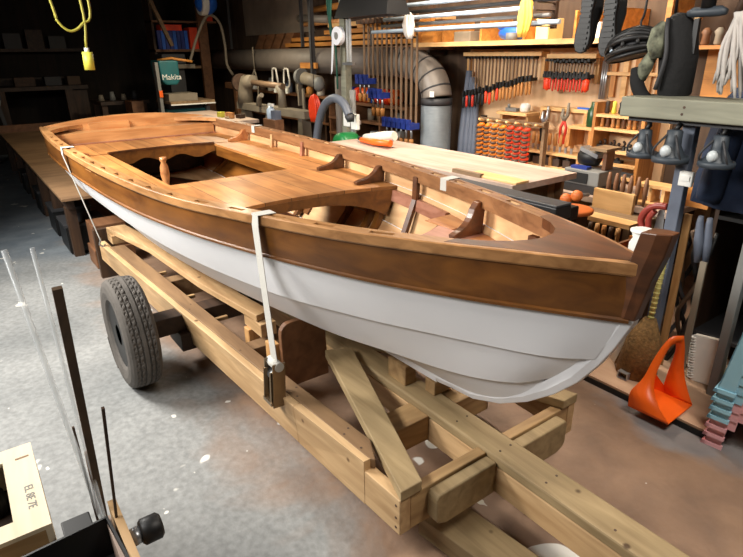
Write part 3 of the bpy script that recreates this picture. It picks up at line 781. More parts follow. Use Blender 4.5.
# offcut holder and standing sticks
hb = thing('offcut_holder', 'narrow pale wooden holder behind the black tray with sticks standing in it', 'holder', (-.5, -1.235, .47))
obj('back_board', MB().box(-.66,-.28,-1.245,-1.225,.47,.585), 'pine', hb); obj('front_board', MB().box(-.66,-.28,-1.29,-1.275,.47,.565) if False else MB().box(-.62,-.28,-1.262,-1.25,.47,.575), 'bench_ply', hb)
solo('black_box', MB().box(-.655,-.60,-1.355,-1.29,.47,.585) , 'black', 'small black box between the black tray and the cream wooden box', 'box', bevel=.003)
def stick(name, p0, p1, w, h, mat, lab, cat='stick'):
    return solo(name, MB().beam(p0, p1, w, h, up=(1,0,0)), mat, lab, cat, 'sticks standing at the low table')
def lean(a, b):
    a, b = Vector(a), Vector(b); return b+(a-b)*((.471-b.z)/(a.z-b.z))
for nm_, top_, low_, w_, h_, m_, lab in (
  ('wooden_stick', (-0.363, -1.268, 1.286), (-0.705, -1.255, 0.545), .016, .008, 'stick_wood', 'tallest dark flat stick standing behind the black tray'),
  ('wooden_stick', (-0.694, -1.258, 0.726), (-0.760, -1.258, 0.504), .016, .010, 'brown_board', 'short brown stick in front of the tallest dark stick'),
  ('wooden_rod', (-0.717, -1.275, 0.796), (-0.729, -1.272, 0.519), .006, .006, 'dark_wood_z', 'thin dark rod left of the tallest stick'),
  ('wooden_rod', (-0.436, -1.232, 0.990), (-0.570, -1.238, 0.639), .006, .006, 'dark_wood_z', 'thin dark rod right of the tallest stick')):
    stick(nm_, lean(low_, top_), top_, w_, h_, m_, lab, 'rod' if 'rod' in nm_ else 'stick')
for top_, low_, r_, lab in (((-0.740, -1.318, 1.262), 0, .0065, 'milky plastic tube at the far left edge'), ((-0.720, -1.267, 1.262), 0, .005, 'milky plastic tube right of the one at the far left edge')):
    solo('plastic_tube', MB().cyl((-.615,-1.262,.471), top_, r_, n=10), 'clear', lab, 'tube', 'milky tubes standing at the low table')
kn = thing('torch', 'black torch with a steel collar on the right side of the low table', 'torch', (-.50,-1.17,.50))
obj('collar', MB().cyl((-.54,-1.2245,.545),(-.545,-1.20,.545),.022,n=16), 'steel', kn); obj('grip', MB().lathe([(.026,0),(.033,.006),(.033,.045),(.026,.052)], (-.545,-1.20,.545), 'y', 16), 'black', kn)
# ================================================================ WORKBENCHES BEYOND THE BOAT
wb = thing('workbench', 'long workbench with a pale plywood top on the far side of the boat', 'workbench', (-2.6, 1.6, 0))
obj('top', MB().box(-3.75,-1.52,1.27,1.90,.862,.90), 'bench_ply', wb)
obj('apron', MB().box(-3.68,-1.58,1.31,1.34,.74,.8615), 'old_board', wb); obj('apron', MB().box(-3.68,-1.58,1.83,1.86,.74,.8615), 'old_board', wb)
for x in (-3.62,-1.66):
    for y in (1.36,1.78): obj('leg', MB().box(x-.04,x+.04,y-.03,y+.04,0,.8615), 'old_board', wb)
obj('shelf', MB().box(-3.55,-1.72,1.36,1.82,.25,.27), 'old_board', wb)
c = thing('tool_case', 'flat black case at the right end of the pale workbench', 'case', (-1.45,1.22,.80))
obj('body', MB().box(-1.95,-1.10,1.13,1.262,.80,.872), 'black', c, bevel=.006); obj('lid', MB().box(-1.95,-1.10,1.13,1.262,.8725,.885), 'dark_grey', c, bevel=.004)
st_ = thing('case_stand', 'dark trestle carrying the flat black case beside the pale workbench', 'trestle', (-1.5,1.2,0))
obj('beam', MB().box(-1.9,-1.15,1.15,1.25,.72,.799), 'dark_wood', st_)
for x in (-1.8,-1.25): obj('leg', MB().box(x-.03,x+.03,1.16,1.24,0,.7195), 'dark_wood_z', st_)
solo('wooden_board', MB().box(-1.93,-1.52,1.30,1.42,.9005,.915), 'shelf_wood', 'pale wooden board lying on the front right corner of the workbench', 'board', bevel=.003)
solo('wooden_board', MB().box(-2.05,-1.80,1.285,1.32,.9155,.925).box(-2.05,-1.80,1.285,1.32,.9005,.9155), 'old_board', 'narrow strip of wood on the near edge of the workbench', 'board')
vs_ = thing('bench_vise', 'black bench vise with two round orange wooden knobs near the bow', 'vise', (-1.05,1.30,0))
obj('jaw', MB().box(-1.60,-1.22,1.44,1.52,.72,.80), 'black', vs_, bevel=.008); obj('column', MB().box(-1.45,-1.3,1.42,1.54,0,.7195), 'dark_grey', vs_)
for p in ((-1.235, 1.400, 0.857), (-1.180, 1.420, 0.882)):
    obj('knob', MB().lathe([(.012,-.03),(.026,-.022),(.034,0),(.026,.022),(.012,.03)], p, 'y', 16), 'terracotta', vs_)
    obj('screw_rod', MB().cyl((p[0],p[1]+.02,p[2]),(p[0],p[1]+.11,p[2]-.01),.010), 'steel', vs_)
# orange tool, green case on the bench
p = (-3.049, 1.519, 0.900)
t = thing('power_sander', 'orange and cream power tool lying at the left end of the pale workbench', 'power tool', (p[0], p[1], .90))
a = Vector((-3.28,1.60,.90))
obj('body', MB().tube([a+Vector(v) for v in ((-.20,0,.045),(-.05,.0,.055),(.08,.0,.075),(.19,.02,.10))], [.035,.05,.055,.04], 12), 'paper', t)
obj('housing', MB().tube([a+Vector(v) for v in ((-.22,-.03,.03),(0,-.045,.035),(.20,-.03,.045))], [.022,.03,.028], 10), 'orange', t)
obj('nose', MB().cyl(a+Vector((-.30,0,.03)), a+Vector((-.20,0,.04)), .016, .024), 'black', t)
t = thing('tool_box', 'green round-topped case with a yellow disc behind the far gunwale', 'case', (-4.05,1.75,.70))
obj('body', MB().lathe([(.03,-.10),(.115,-.095),(.125,-.06),(.125,.06),(.115,.095),(.03,.10)], (-4.05,1.78,.80), 'y', 20), 'green', t)
obj('disc', MB().cyl((-4.05,1.675,.80),(-4.05,1.682,.80),.035,n=16), 'yellow', t)
obj('foot', MB().box(-4.15,-3.95,1.70,1.86,.6605,.69), 'black', t)
s4 = thing('low_stand', 'low wooden stand under the green case', 'stand', (-4.1,1.8,0))
obj('top', MB().box(-4.6,-3.80,1.62,1.95,.63,.66), 'old_board', s4)
for x in (-4.54,-3.86): obj('leg', MB().box(x-.03,x+.03,1.68,1.9,0,.6295), 'old_board', s4)
# second table with the bright top towards the stern
t2 = thing('side_table', 'low wooden side table brightly lit behind the stern quarter of the boat', 'table', (-7,1.6,0))
obj('top', MB().box(-7.6,-6.0,1.15,1.78,.85,.89), 'bench_ply', t2); obj('front_rail', MB().box(-7.55,-6.05,1.17,1.20,.76,.8495), 'dark_wood', t2)
for x in (-7.5,-6.1):
    for y in (1.22,1.70): obj('leg', MB().box(x-.035,x+.035,y-.035,y+.035,0,.8495), 'dark_wood_z', t2)
def block(name, c, d, mat, lab, cat='block', rot=0):
    return solo(name, MB().cbox((0,0,d[2]/2), d, R=Matrix.Rotation(rot,3,'Z')) if False else MB().cbox((c[0],c[1],c[2]+d[2]/2), d, R=Matrix.Rotation(rot,3,'Z')), mat, lab, cat, bevel=.003)
block('tape_measure', (-6.52,1.50,.89), (.07,.07,.07), 'yellow', 'yellow tape measure on the bright side table', 'tape measure', .3)
block('wood_block', (-6.35,1.55,.89), (.11,.05,.075), 'cedar', 'small wood block right of the yellow tape measure', 'block', .5)
block('wood_block', (-6.20,1.45,.89), (.16,.05,.035), 'old_board', 'flat wood offcut at the right end of the bright side table', 'block', -.4)
block('wood_block', (-6.28,1.66,.89), (.10,.08,.05), 'dark_wood', 'dark block behind the offcuts on the bright side table', 'block', .2)

# ================================================================ TOOL WALL
solo('plywood_board', MB().box(-3.78,-1.60,3.16,3.1995,.60,1.66), 'pegboard', 'pale plywood board on the back wall carrying the clamps', 'board')
b2 = thing('back_bench', 'pale wooden bench running along the tool wall', 'bench', (-2.6,2.8,0))
obj('top', MB().box(-3.46,-1.1,2.34,3.155,.60,.64), 'bench_ply', b2); obj('front_rail', MB().box(-3.42,-1.15,2.36,2.39,.50,.5995), 'old_board', b2)
for x in (-3.4,-2.5,-1.2):
    for y in (2.42,3.08): obj('leg', MB().box(x-.04,x+.04,y-.04,y+.04,0,.5995), 'old_board', b2)
def rack(name, x0, x1, z, lab):
    t = thing(name, lab, 'rack', ((x0+x1)/2, 3.1, 1.4))
    obj('rail', MB().box(x0,x1,3.04,3.158,z,z+.035), 'shelf_wood', t); obj('side', MB().box(x0,x0+.035,3.10,3.158,z-.20,z-.0005), 'pine_z', t); obj('side', MB().box(x1-.035,x1,3.10,3.158,z-.20,z-.0005), 'pine_z', t)
    return t
rack('clamp_rack', -3.76, -2.79, 1.60, 'wide wooden rack holding the long row of bar clamps')
rack('clamp_rack', -2.73, -2.24, 1.58, 'narrow wooden rack holding the row of short red-handled clamps')
def fclamp(lab, grp, barlen, hmat, hl=.12, hr=.014):
    t = thing('bar_clamp', lab, 'clamp', (0,0,0), grp)
    obj('bar', MB().box(-.007,.007,-.005,.005,-barlen,.02), 'bar_steel', t)
    obj('fixed_jaw', MB().box(-.011,.011,-.075,.012,.0,.022), 'black', t)
    obj('sliding_jaw', MB().box(-.013,.013,-.085,.014,-barlen-.0,-barlen+.028).box(-.01,.01,-.08,-.058,-barlen+.028,-barlen+.05), 'black', t)
    obj('handle', MB().lathe([(.006,-barlen-.002),(hr,-barlen-.015),(hr,-barlen-hl+.02),(.007,-barlen-hl)], (0,-.068,0), n=10), hmat, t)
    return t
protos = {}
LN = 'bar clamps in the wide rack'
for i in range(20):
    x = -3.68+.044*i+random.uniform(-.006,.006); L = .365-.0095*i+random.uniform(-.012,.012)
    hc, hm_ = (('red','red') if i in (1,3) else ('orange-red','red_clamp') if i in (7,8,10) else ('black','black') if i < 9 else ('brown','amber_z'))
    lab = f'bar clamp with {hc} handle, {ORD[i]} in the wide clamp rack'
    c_ = fclamp(lab, LN, L, hm_); c_.location = (x,3.06,1.575)
LN2 = 'short clamps in the narrow rack'
pr = None
for i in range(15):
    x = -2.69+.030*i; big = i in (1, 14)
    lab = f'small clamp with {"a fat orange" if big else "a slim red"} handle, {ORD[i] if i<14 else "rightmost"} in the narrow clamp rack'
    if big: k = ('big',)
    else: k = ('slim',)
    if k not in protos:
        protos[k] = fclamp(lab, LN2, .13, 'red_clamp' if big else 'red', .11 if big else .10, .026 if big else .009); protos[k].location = (x,3.06,1.555)
    else: dup(protos[k], (x,3.06,1.555-.012*(i % 2)), lab, LN2)
# small shelf with a plane and a white pot
sh = thing('wall_shelf', 'small wooden shelf on the tool panel below the bar clamps', 'shelf', (-2.97,3.05,1.08))
obj('board', MB().box(-3.16,-2.80,2.92,3.158,1.085,1.11), 'shelf_wood', sh); obj('bracket', MB().box(-2.83,-2.80,2.95,3.158,1.00,1.0845), 'pine_z', sh); obj('bracket', MB().box(-3.14,-3.11,2.95,3.158,1.03,1.0845), 'pine_z', sh)
solo('white_pot', MB().lathe([(.03,0),(.045,.01),(.05,.05),(.04,.075),(.02,.08)], (-2.90,3.02,1.1105), n=16), 'white', 'small white pot on the small wall shelf', 'pot')
solo('steel_plane', MB().beam((-3.10,3.0,1.128),(-2.97,3.0,1.128),.05,.03).cyl((-3.08,3.0,1.14),(-3.08,3.0,1.175),.014), 'grey', 'grey hand plane beside the white pot on the small wall shelf', 'plane')
# strip rack with hanging tools
sr = thing('tool_strip', 'wooden strip rack with pliers hanging from it at the centre of the tool panel', 'rack', (-2.5,3.1,1.1))
obj('rail', MB().box(-2.76,-2.27,3.06,3.158,1.14,1.17), 'shelf_wood', sr); obj('side', MB().box(-2.30,-2.27,3.06,3.158,1.03,1.1395), 'pine_z', sr); obj('side', MB().box(-2.76,-2.73,3.06,3.158,1.06,1.1395), 'pine_z', sr)
def pliers(p, s, mat, hmat, lab):
    t = thing('pliers', lab, 'pliers', p)
    x, y, z = p
    obj('jaws', MB().tube([(x-.02,y,z),(x-.025,y,z-.06),(x,y,z-.10)], [.012,.018,.016], 8).tube([(x+.03,y,z+.05),(x+.03,y,z-.05),(x,y,z-.10)], [.01,.016,.016], 8), mat, t)
    for k in (-1, 1): obj('handle', MB().tube([(x,y,z-.10),(x+k*.028,y,z-.16),(x+k*.02,y,z-s)], [.012,.012,.014], 8), hmat, t)
pliers((-2.47,3.03,1.17), .30, 'cast', 'red', 'grey pliers with red handles hanging on the wooden strip rack')
pliers((-2.68,3.03,1.13), .26, 'steel', 'black', 'steel pliers with black handles hanging at the left of the strip rack')
solo('blue_square', MB().box(-2.38,-2.24,3.07,3.10,1.171,1.185), 'blue_bright', 'blue ruler on top of the strip rack', 'ruler')
# chisel rack
cr = thing('chisel_rack', 'two-tier wooden rack of chisels above the back bench', 'rack', (-2.55,3.05,.64))
obj('shelf', MB().box(-2.87,-2.25,2.98,3.158,.765,.79), 'shelf_wood', cr); obj('base', MB().box(-2.87,-2.25,2.98,3.158,.6405,.665), 'shelf_wood', cr)
for x in (-2.87,-2.56,-2.275): obj('divider', MB().box(x,x+.025,2.99,3.158,.6655,.7645), 'pine_z', cr)
chp = None
for i in range(9):
    x = -2.84+.060*i
    lab = f'wood-handled chisel, {ORD[i]} in the row on the two-tier rack'
    if i == 0:
        chp = thing('chisel', lab, 'chisel', (x,3.03,.7905), 'chisels on the two-tier rack')
        obj('blade', MB().box(x-.010,x+.010,3.025,3.035,.7905,.84), 'steel', chp); obj('handle', MB().lathe([(.009,.84),(.017,.85),(.019,.90),(.014,.945),(.008,.95)], (x,3.03,0), n=10), 'amber_z' , chp)
    else: dup(chp, (x,3.03,.7905), lab)
for i in range(5):
    x = -2.82+.11*i
    solo('dark_plane', MB().cbox((x,3.06,.70),(.07,.12,.069)).cyl((x,3.02,.72),(x,3.02,.75),.014), 'dark_wood', f'dark wooden block plane, {ORD[i]} in the lower tier of the chisel rack', 'plane', 'planes in the chisel rack')
b = solo('green_bottle', MB().lathe([(.045,0),(.05,.008),(.05,.13),(.03,.16),(.026,.18),(.026,.20)], (-2.17,3.0,1.045), n=18), 'green_glass', 'dark green bottle standing beside the tiered rack', 'bottle')
sp = thing('corner_box', 'small open wooden box frame under the green bottle', 'box', (-2.25,3.05,.86))
obj('top', MB().box(-2.36,-2.13,2.94,3.158,1.02,1.044), 'shelf_wood', sp); obj('side', MB().box(-2.36,-2.335,2.94,3.158,.87,1.0195), 'amber_z', sp); obj('side', MB().box(-2.155,-2.13,2.94,3.158,.6405,1.0195), 'amber_z', sp)
# shelf unit at right of the panel
su = thing('shelf_unit', 'pale wooden shelf unit with four tiers at the right of the tool wall', 'shelves', (-1.9,3.0,.64))
obj('side', MB().box(-2.12,-2.095,2.92,3.158,.6405,1.25), 'amber_z', su); obj('side', MB().box(-1.70,-1.672,2.92,3.158,.6405,1.28), 'amber_z', su)
for z in (.665,.765,.865,1.035,1.14): obj('shelf', MB().box(-2.0945,-1.7005,2.92,3.158,z,z+.022), 'shelf_wood', su)
obj('back_panel', MB().box(-2.0945,-1.7005,3.159,3.168,.6405,1.25) if False else MB().box(-2.0945,-1.7005,3.150,3.158,.69,.764), 'pegboard', su)
for i in range(8):
    x = -2.065+.047*i
    solo('turning_tool', MB().lathe([(.012,1.058),(.018,1.07),(.014,1.10),(.017,1.12),(.01,1.137)], (x,2.98,0), n=10), ('amber_z','maroon','cedar')[i % 3] if False else ('amber_z','brown_board','cedar')[i % 3], f'turned wooden tool handle, {ORD[i]} on the second tier from the top', 'tool handle', 'turned handles on the shelf unit')
for i in range(6):
    x = -2.05+.06*i
    solo('hand_tool', MB().lathe([(.016,1.163),(.02,1.18),(.015,1.22),(.018,1.25),(.008,1.262)], (x,3.0,0), n=10), ('dark_wood','yellow','black','amber_z','dark_wood','brown_board')[i], f'small upright tool, {ORD[i]} on the top tier of the shelf unit', 'tool', 'tools on the top tier')
for i, (x, w_, m_) in enumerate(((-2.05,.07,'black'),(-1.96,.05,'grey'),(-1.88,.08,'dark_grey'),(-1.78,.09,'cast'))):
    t = thing('hand_plane', f'{("black","grey","dark grey","pale grey")[i]} metal hand plane, {ORD[i]} on the middle tier of the shelf unit', 'plane', (x,3.0,.888), 'hand planes on the middle tier')
    obj('body', MB().box(x-w_/2,x+w_/2,2.97,3.03,.8875,.915), m_, t); obj('handle', MB().tube([(x+w_*.25,3.0,.915),(x+w_*.35,3.0,.94),(x+w_*.15,3.0,.96)],.010), 'dark_wood', t); obj('knob', MB().sph((x-w_*.3,3.0,.93),.014), 'dark_wood', t)
solo('red_ball', MB().sph((-2.0,2.97,.806),.018), 'red_clamp', 'small orange-red ball on the shelf below the hand planes', 'ball')
solo('black_plane', MB().box(-1.93,-1.84,2.95,3.0,.7875,.81).sph((-1.88,2.975,.815),.016), 'black', 'little black plane right of the orange-red ball', 'plane')
for i in range(5): solo('steel_file', MB().beam((-1.98,2.95+.03*i,.694),(-1.74,2.95+.03*i,.694),.014,.012), 'steel', f'steel file lying on the lowest shelf, {("nearest","second nearest","middle one","second farthest","farthest")[i]}', 'file', 'files on the lowest shelf')
# boards hanging to the right of the narrow rack
for i, (x, m_) in enumerate(((-2.12,'amber_z'),(-2.02,'shelf_wood'),(-1.92,'amber_z'),(-1.82,'pine_z'),(-1.73,'amber_z'))):
    solo('wall_batten', MB().box(x-.022,x+.022,3.13,3.158,1.28,1.60), m_, f'vertical batten below the bicycle helmet, {ORD[i]} of five', 'batten', 'battens right of the clamps')
solo('rail_batten', MB().box(-2.16,-1.68,3.10,3.129,1.45,1.475), 'shelf_wood', 'horizontal batten crossing the five vertical battens', 'batten')
for i in range(3): solo('steel_pipe', MB().cyl((-2.215+.02*i*1.0,3.12,1.26),(-2.215+.02*i,3.12,1.56),.009), 'steel', f'thin upright steel pipe left of the battens, {ORD[i]} of three', 'pipe', 'steel pipes by the battens')
# spring clamps hanging in columns
pg = thing('peg_rack', 'rack of pegs holding columns of orange and red spring clamps', 'rack', (-3.2,2.85,.64))
obj('post', MB().box(-3.32,-3.28,2.88,2.93,.6405,1.06), 'black', pg); obj('post', MB().box(-2.58,-2.55,2.88,2.93,.6405,1.06), 'old_board', pg)
obj('rail', MB().box(-3.32,-2.55,2.86,2.8795,1.01,1.05), 'old_board', pg)
for k in range(7): obj('peg', MB().cyl((-3.24+.11*k,2.859,1.02),(-3.24+.11*k+.05,2.72,1.05),.010), 'shelf_wood', pg)
sc = {}
cols = ['orange_clamp','orange_clamp','orange_clamp','orange_clamp','red_clamp','red_clamp','red_clamp']
for k in range(7):
    for j in range(9):
        cn = 'red' if cols[k] == 'red_clamp' else 'orange'
        lab = f'{cn} spring clamp in the {ORD[k] if k<6 else "rightmost"} column of the peg rack'
        loc = (-3.22+.092*k, 2.78, .985-.043*j)
        if cn not in sc:
            t = thing('spring_clamp', lab, 'clamp', (0,0,0), f'spring clamps, column {ORD[k]}')
            obj('jaw', MB().tube([(-.034,0,-.012),(-.008,.008,.004),(.034,.004,.014)], [.016,.022,.013], 8), cols[k], t)
            obj('handle', MB().tube([(.03,-.01,-.012),(.0,-.025,-.018),(-.03,-.03,-.01)], [.009,.013,.008], 7), 'rust', t)
            t.location = loc; sc[cn] = t
        else: dup(sc[cn], loc, lab, f'spring clamps, {ORD[k]} column')
        if cn in sc and j == 0 and k in (0, 4): sc[cn]['group'] = f'spring clamps, {ORD[k]} column'
# bench grinder / planer head on the back bench
g = thing('bench_machine', 'grey box-shaped machine with a dark opening and a black and blue head', 'machine', (-1.8,2.5,.64))
obj('base', MB().box(-1.97,-1.67,2.40,2.70,.6405,.70), 'dark_grey', g)
obj('housing', MB().box(-1.97,-1.67,2.40,2.70,.7005,.81), 'grey', g, bevel=.006); obj('opening', MB().box(-1.94,-1.76,2.392,2.3995,.715,.79), 'black', g)
obj('head', MB().lathe([(.03,-.09),(.06,-.07),(.07,0),(.06,.07),(.03,.09)], (-1.86,2.55,.885), 'x', 16), 'black', g); obj('guard', MB().cbox((-1.83,2.53,.93),(.16,.10,.03), R=Matrix.Rotation(.3,3,'Y')), 'steel', g); obj('switch', MB().box(-1.93,-1.79,2.42,2.48,.8105,.83), 'blue', g)
obj('table', MB().box(-1.88,-1.70,2.46,2.66,.965,.985) if False else MB().box(-1.80,-1.66,2.44,2.64,.955,.975), 'old_board', g)
obj('arm', MB().box(-1.72,-1.69,2.5,2.6,.811,.9545), 'brown_board', g)
# ================================================================ RIGHT OF THE TOOL WALL, BEHIND THE BOW
lb = thing('handle_rack', 'pale wooden tool rack with hanging wooden handles behind the bow', 'rack', (-1.35,2.1,0))
P0 = (-1.537, 2.050, 0.670); P1 = (-1.245, 2.050, 0.694)
obj('rail', MB().box(-1.62,-1.16,2.0,2.12,.575,.605), 'shelf_wood', lb); obj('back_board', MB().box(-1.60,-1.30,2.25,2.28,.60,.735), 'shelf_wood', lb)
obj('leg', MB().box(-1.60,-1.56,2.02,2.26,0,.5745), 'old_board', lb); obj('leg', MB().box(-1.21,-1.17,2.02,2.26,0,.5745), 'old_board', lb); obj('deck', MB().box(-1.62,-1.16,2.121,2.30,.575,.599), 'old_board', lb)
for i in range(7):
    x = -1.52+.05*i
    t = solo('mallet', MB().lathe([(.014,.574),(.017,.54),(.012,.47),(.018,.40),(.013,.365)], (x,1.98,0), n=10), ('pine_z','amber_z','dark_wood_z')[i % 3], f'slim wooden mallet hanging on the pale rack behind the bow, {ORD[i]}', 'mallet', 'mallets on the pale rack')
for i in range(6):
    x = -1.56+.055*i
    solo('carving_tool', MB().lathe([(.008,.605),(.011,.64),(.016,.70),(.017,.74),(.009,.80)], (x,2.36,.04) , n=10), 'brown_board', f'brown carving tool standing behind the pale board, {ORD[i]}', 'tool', 'tools behind the pale board')
sr2 = thing('slot_rack', 'small wooden slot rack with square holes beside the shelf unit', 'rack', (-1.3,2.5,.64))
obj('shelf', MB().box(-1.50,-1.12,2.40,2.60,.6405,.66), 'shelf_wood', sr2); obj('top', MB().box(-1.40,-1.14,2.44,2.58,.76,.78), 'shelf_wood', sr2)
for x in (-1.40,-1.31,-1.22,-1.16): obj('post', MB().box(x,x+.022,2.45,2.57,.6605,.7595), 'shelf_wood', sr2)
solo('brown_card', MB().box(-1.14,-.98,2.62,2.65,.6405,.80), 'amber_wood', 'square brown board leaning right of the slot rack', 'board')
cr2 = thing('open_crate', 'open wooden crate with an orange tin behind the bow', 'crate', (-1.0,1.7,0))
obj('front', MB().box(-1.12,-.86,1.70,1.72,.36,.52), 'brown_board', cr2); obj('back', MB().box(-1.12,-.86,1.94,1.96,.36,.56), 'amber_wood', cr2); obj('side', MB().box(-1.12,-1.10,1.7205,1.9395,.36,.54), 'brown_board', cr2); obj('side', MB().box(-.88,-.86,1.7205,1.9395,.36,.54), 'brown_board', cr2); obj('bottom', MB().box(-1.0995,-.8805,1.7205,1.9395,.36,.375), 'brown_board', cr2)
solo('paint_tin', MB().cyl((-1.03,1.84,.376),(-1.03,1.84,.50),.055,n=20), 'orange', 'orange tin standing in the open crate behind the bow', 'tin')
st2 = thing('crate_stand', 'dark stand carrying the open crate behind the bow', 'stand', (-1.0,1.8,0))
obj('top', MB().box(-1.25,-.80,1.66,2.0,.33,.3595), 'dark_wood', st2)
for x in (-1.2,-.85): obj('leg', MB().box(x-.03,x+.03,1.7,1.96,0,.3295), 'dark_wood_z', st2)
solo('wooden_disc', MB().lathe([(.02,0),(.12,.004),(.125,.02),(.11,.03),(.02,.028)], (-1.33,1.62,.72), n=24), 'terracotta', 'round orange-brown wooden plate behind the far gunwale near the bow', 'plate')
solo('plate_stand', MB().box(-1.40,-1.26,1.56,1.68,0,.7195), 'dark_wood_z', 'dark block under the round wooden plate', 'block')
# saw with maroon handle and white jug
sw = thing('hand_saw', 'hand saw with a curved maroon handle standing behind the stem of the boat', 'saw', (-.78,1.55,0))
hp = [(-0.805, 1.500, 0.745), (-0.832, 1.500, 0.805), (-0.809, 1.500, 0.864), (-0.761, 1.500, 0.896), (-0.705, 1.500, 0.902)]
obj('handle', MB().tube(smooth_path(hp, 6), .018, 10).tube(smooth_path([(-0.782, 1.490, 0.775), (-0.786, 1.490, 0.828), (-0.762, 1.490, 0.871)], 6), .016, 10), 'maroon', sw)
obj('blade', MB().hexa([(-0.774, 1.530, 0.725), (-0.721, 1.530, 0.733), (-0.724, 1.536, 0.731), (-0.777, 1.536, 0.723), (-0.762, 1.530, 0.869), (-0.731, 1.530, 0.876), (-0.734, 1.536, 0.874), (-0.765, 1.536, 0.868)]), 'steel', sw)
obj('shaft', MB().box(-.86,-.82,1.53,1.56,0,.72), 'steel', sw)
jg = thing('white_jug', 'white plastic jug partly hidden behind the stem of the boat', 'jug', (-.84,1.42,0))
q = (-0.751, 1.380, 0.738)
obj('body', MB().lathe([(.05,0),(.055,.01),(.055,q[2]-.02),(.04,q[2]+.01),(.05,q[2]+.04)], (q[0],1.38,0), n=18), 'white', jg); obj('rim', MB().lathe([(.05,q[2]+.0405),(.058,q[2]+.045),(.058,q[2]+.055),(.045,q[2]+.06)], (q[0],1.38,0), n=18), 'white', jg)

# ---------------------------------------------------------------- rack at the right: post, shelf plank, lamps
rk = thing('tool_stand', 'tall grey stand with a weathered plank shelf at the right edge of the picture', 'stand', (-.5,1.4,0))
obj('post', MB().box(-.66,-.60,1.40,1.45,0,1.345), 'blue_grey', rk, bevel=.004); obj('post', MB().box(-.30,-.26,1.40,1.45,0,1.345), 'grey', rk, bevel=.004); obj('post', MB().box(.28,.33,1.40,1.45,0,1.345), 'grey', rk, bevel=.004)
pl = obj('plank', MB().box(-.925,.40,1.30,1.55,1.346,1.437), 'grey_board', rk, bevel=.006)
obj('under_rail', MB().box(-.90,.38,1.345,1.395,1.325,1.3455), 'dark_grey', rk)
for x in (-.625,-.62):
    obj('screw', MB().cyl((x,1.3005,1.375 if x < -.622 else 1.405),(x,1.2985,1.375 if x < -.622 else 1.405),.006,n=8), 'rust', pl)
sw2 = thing('light_switch', 'small white switch fixed to the grey post below the lamps', 'switch', (-.66,1.39,.95))
q = (-0.591, 1.385, 1.079)
obj('plate', MB().box(q[0]-.032,q[0]+.032,1.376,1.399,q[2]-.035,q[2]+.035), 'white', sw2, bevel=.005); obj('rocker', MB().box(q[0]-.02,q[0]+.02,1.371,1.3755,q[2]-.008,q[2]+.016), 'white', sw2)
def worklamp(px, k_, lab):
    p = px
    x, y, z = p     # centre of the lamp mouth
    t = thing('work_lamp', lab, 'lamp', (x,y,z), 'work lamps clipped under the plank')
    K = lambda pr: [(r*k_, h*k_) for r, h in pr]
    obj('shade', MB().lathe(K([(.022,.15),(.036,.145),(.039,.085),(.039,.075),(.070,.016),(.082,.0),(.077,.0),(.064,.014),(.034,.07)]), (x,y,z), n=24), 'lamp_grey', t)
    obj('rim', MB().lathe(K([(.074,-.012),(.086,-.010),(.088,.012),(.082,.022),(.076,.012)]), (x,y,z), n=24), 'lamp_grey', t)
    obj('bulb', MB().sph((x,y-.062*k_,z+.05*k_),(.027*k_,.024*k_,.030*k_)), 'bulb', t)
    obj('arm', MB().tube([(x,y,z+.145*k_),(x+.01,y+.01,z+.17*k_),(x,1.36,1.325)], .012, 8), 'black', t)
    for k in (-1, 1): obj('cage_wire', MB().tube(smooth_path([(x+k*.07*k_,y-.04*k_,z+.01),(x+k*.06*k_,y-.06*k_,z+.06*k_),(x+k*.02,y-.03*k_,z+.125*k_)], 5), .005, 6), 'dark_grey', t)
worklamp((-0.799, 1.340, 1.169), .82, 'grey work lamp hanging at the left end of the plank shelf, leftmost of three')
worklamp((-0.650, 1.320, 1.167), .92, 'grey work lamp hanging just left of the grey post, middle of three')
worklamp((-0.456, 1.340, 1.169), .86, 'grey work lamp hanging in front of the navy jacket, rightmost of three')
# navy jacket
def drape(prof, cx, cy, folds, n=56, amp=.12, ph=0):
    mb = MB(); rings = []
    for (z, rx, ry, dx) in prof:
        g = []
        for k in range(n):
            a = 2*PI*k/n; f = 1+amp*math.sin(folds*a+ph+z*5)*.6+amp*.5*math.sin((folds*2+1)*a+z*9)
            g.append((cx+dx+rx*f*math.cos(a), cy+ry*f*math.sin(a), z))
        rings.append(g)
    return mb.ring(rings)
jk = thing('jacket', 'dark navy jacket hanging behind the plank shelf at the right edge', 'jacket', (-.2,1.68,.92))
obj('body', drape([(.905,.29,.08,0),(.91,.32,.09,0),(1.05,.32,.10,0),(1.2,.31,.10,.0),(1.40,.29,.09,.0),(1.50,.24,.08,.03),(1.56,.12,.07,.08),(1.58,.05,.05,.08)], -.345, 1.70, 7), 'navy', jk)
obj('sleeve', MB().tube(smooth_path([(-.46,1.68,1.50),(-.52,1.64,1.38),(-.55,1.62,1.15),(-.57,1.61,.945)], 5), [.05]*6+[.062]*9+[.055], 14), 'navy', jk)
obj('hanger_loop', MB().tube([(-.19,1.72,1.575),(-.19,1.72,2.0)], .006), 'black', jk)
solo('dark_coat', drape([(.50,.30,.07,0),(.7,.30,.09,0),(1.1,.28,.10,0),(1.3,.24,.08,0),(1.345,.2,.06,0)], .08, 1.54-.02+.14, 6, ph=1), 'navy_dark', 'almost black coat hanging right of the navy jacket', 'coat')
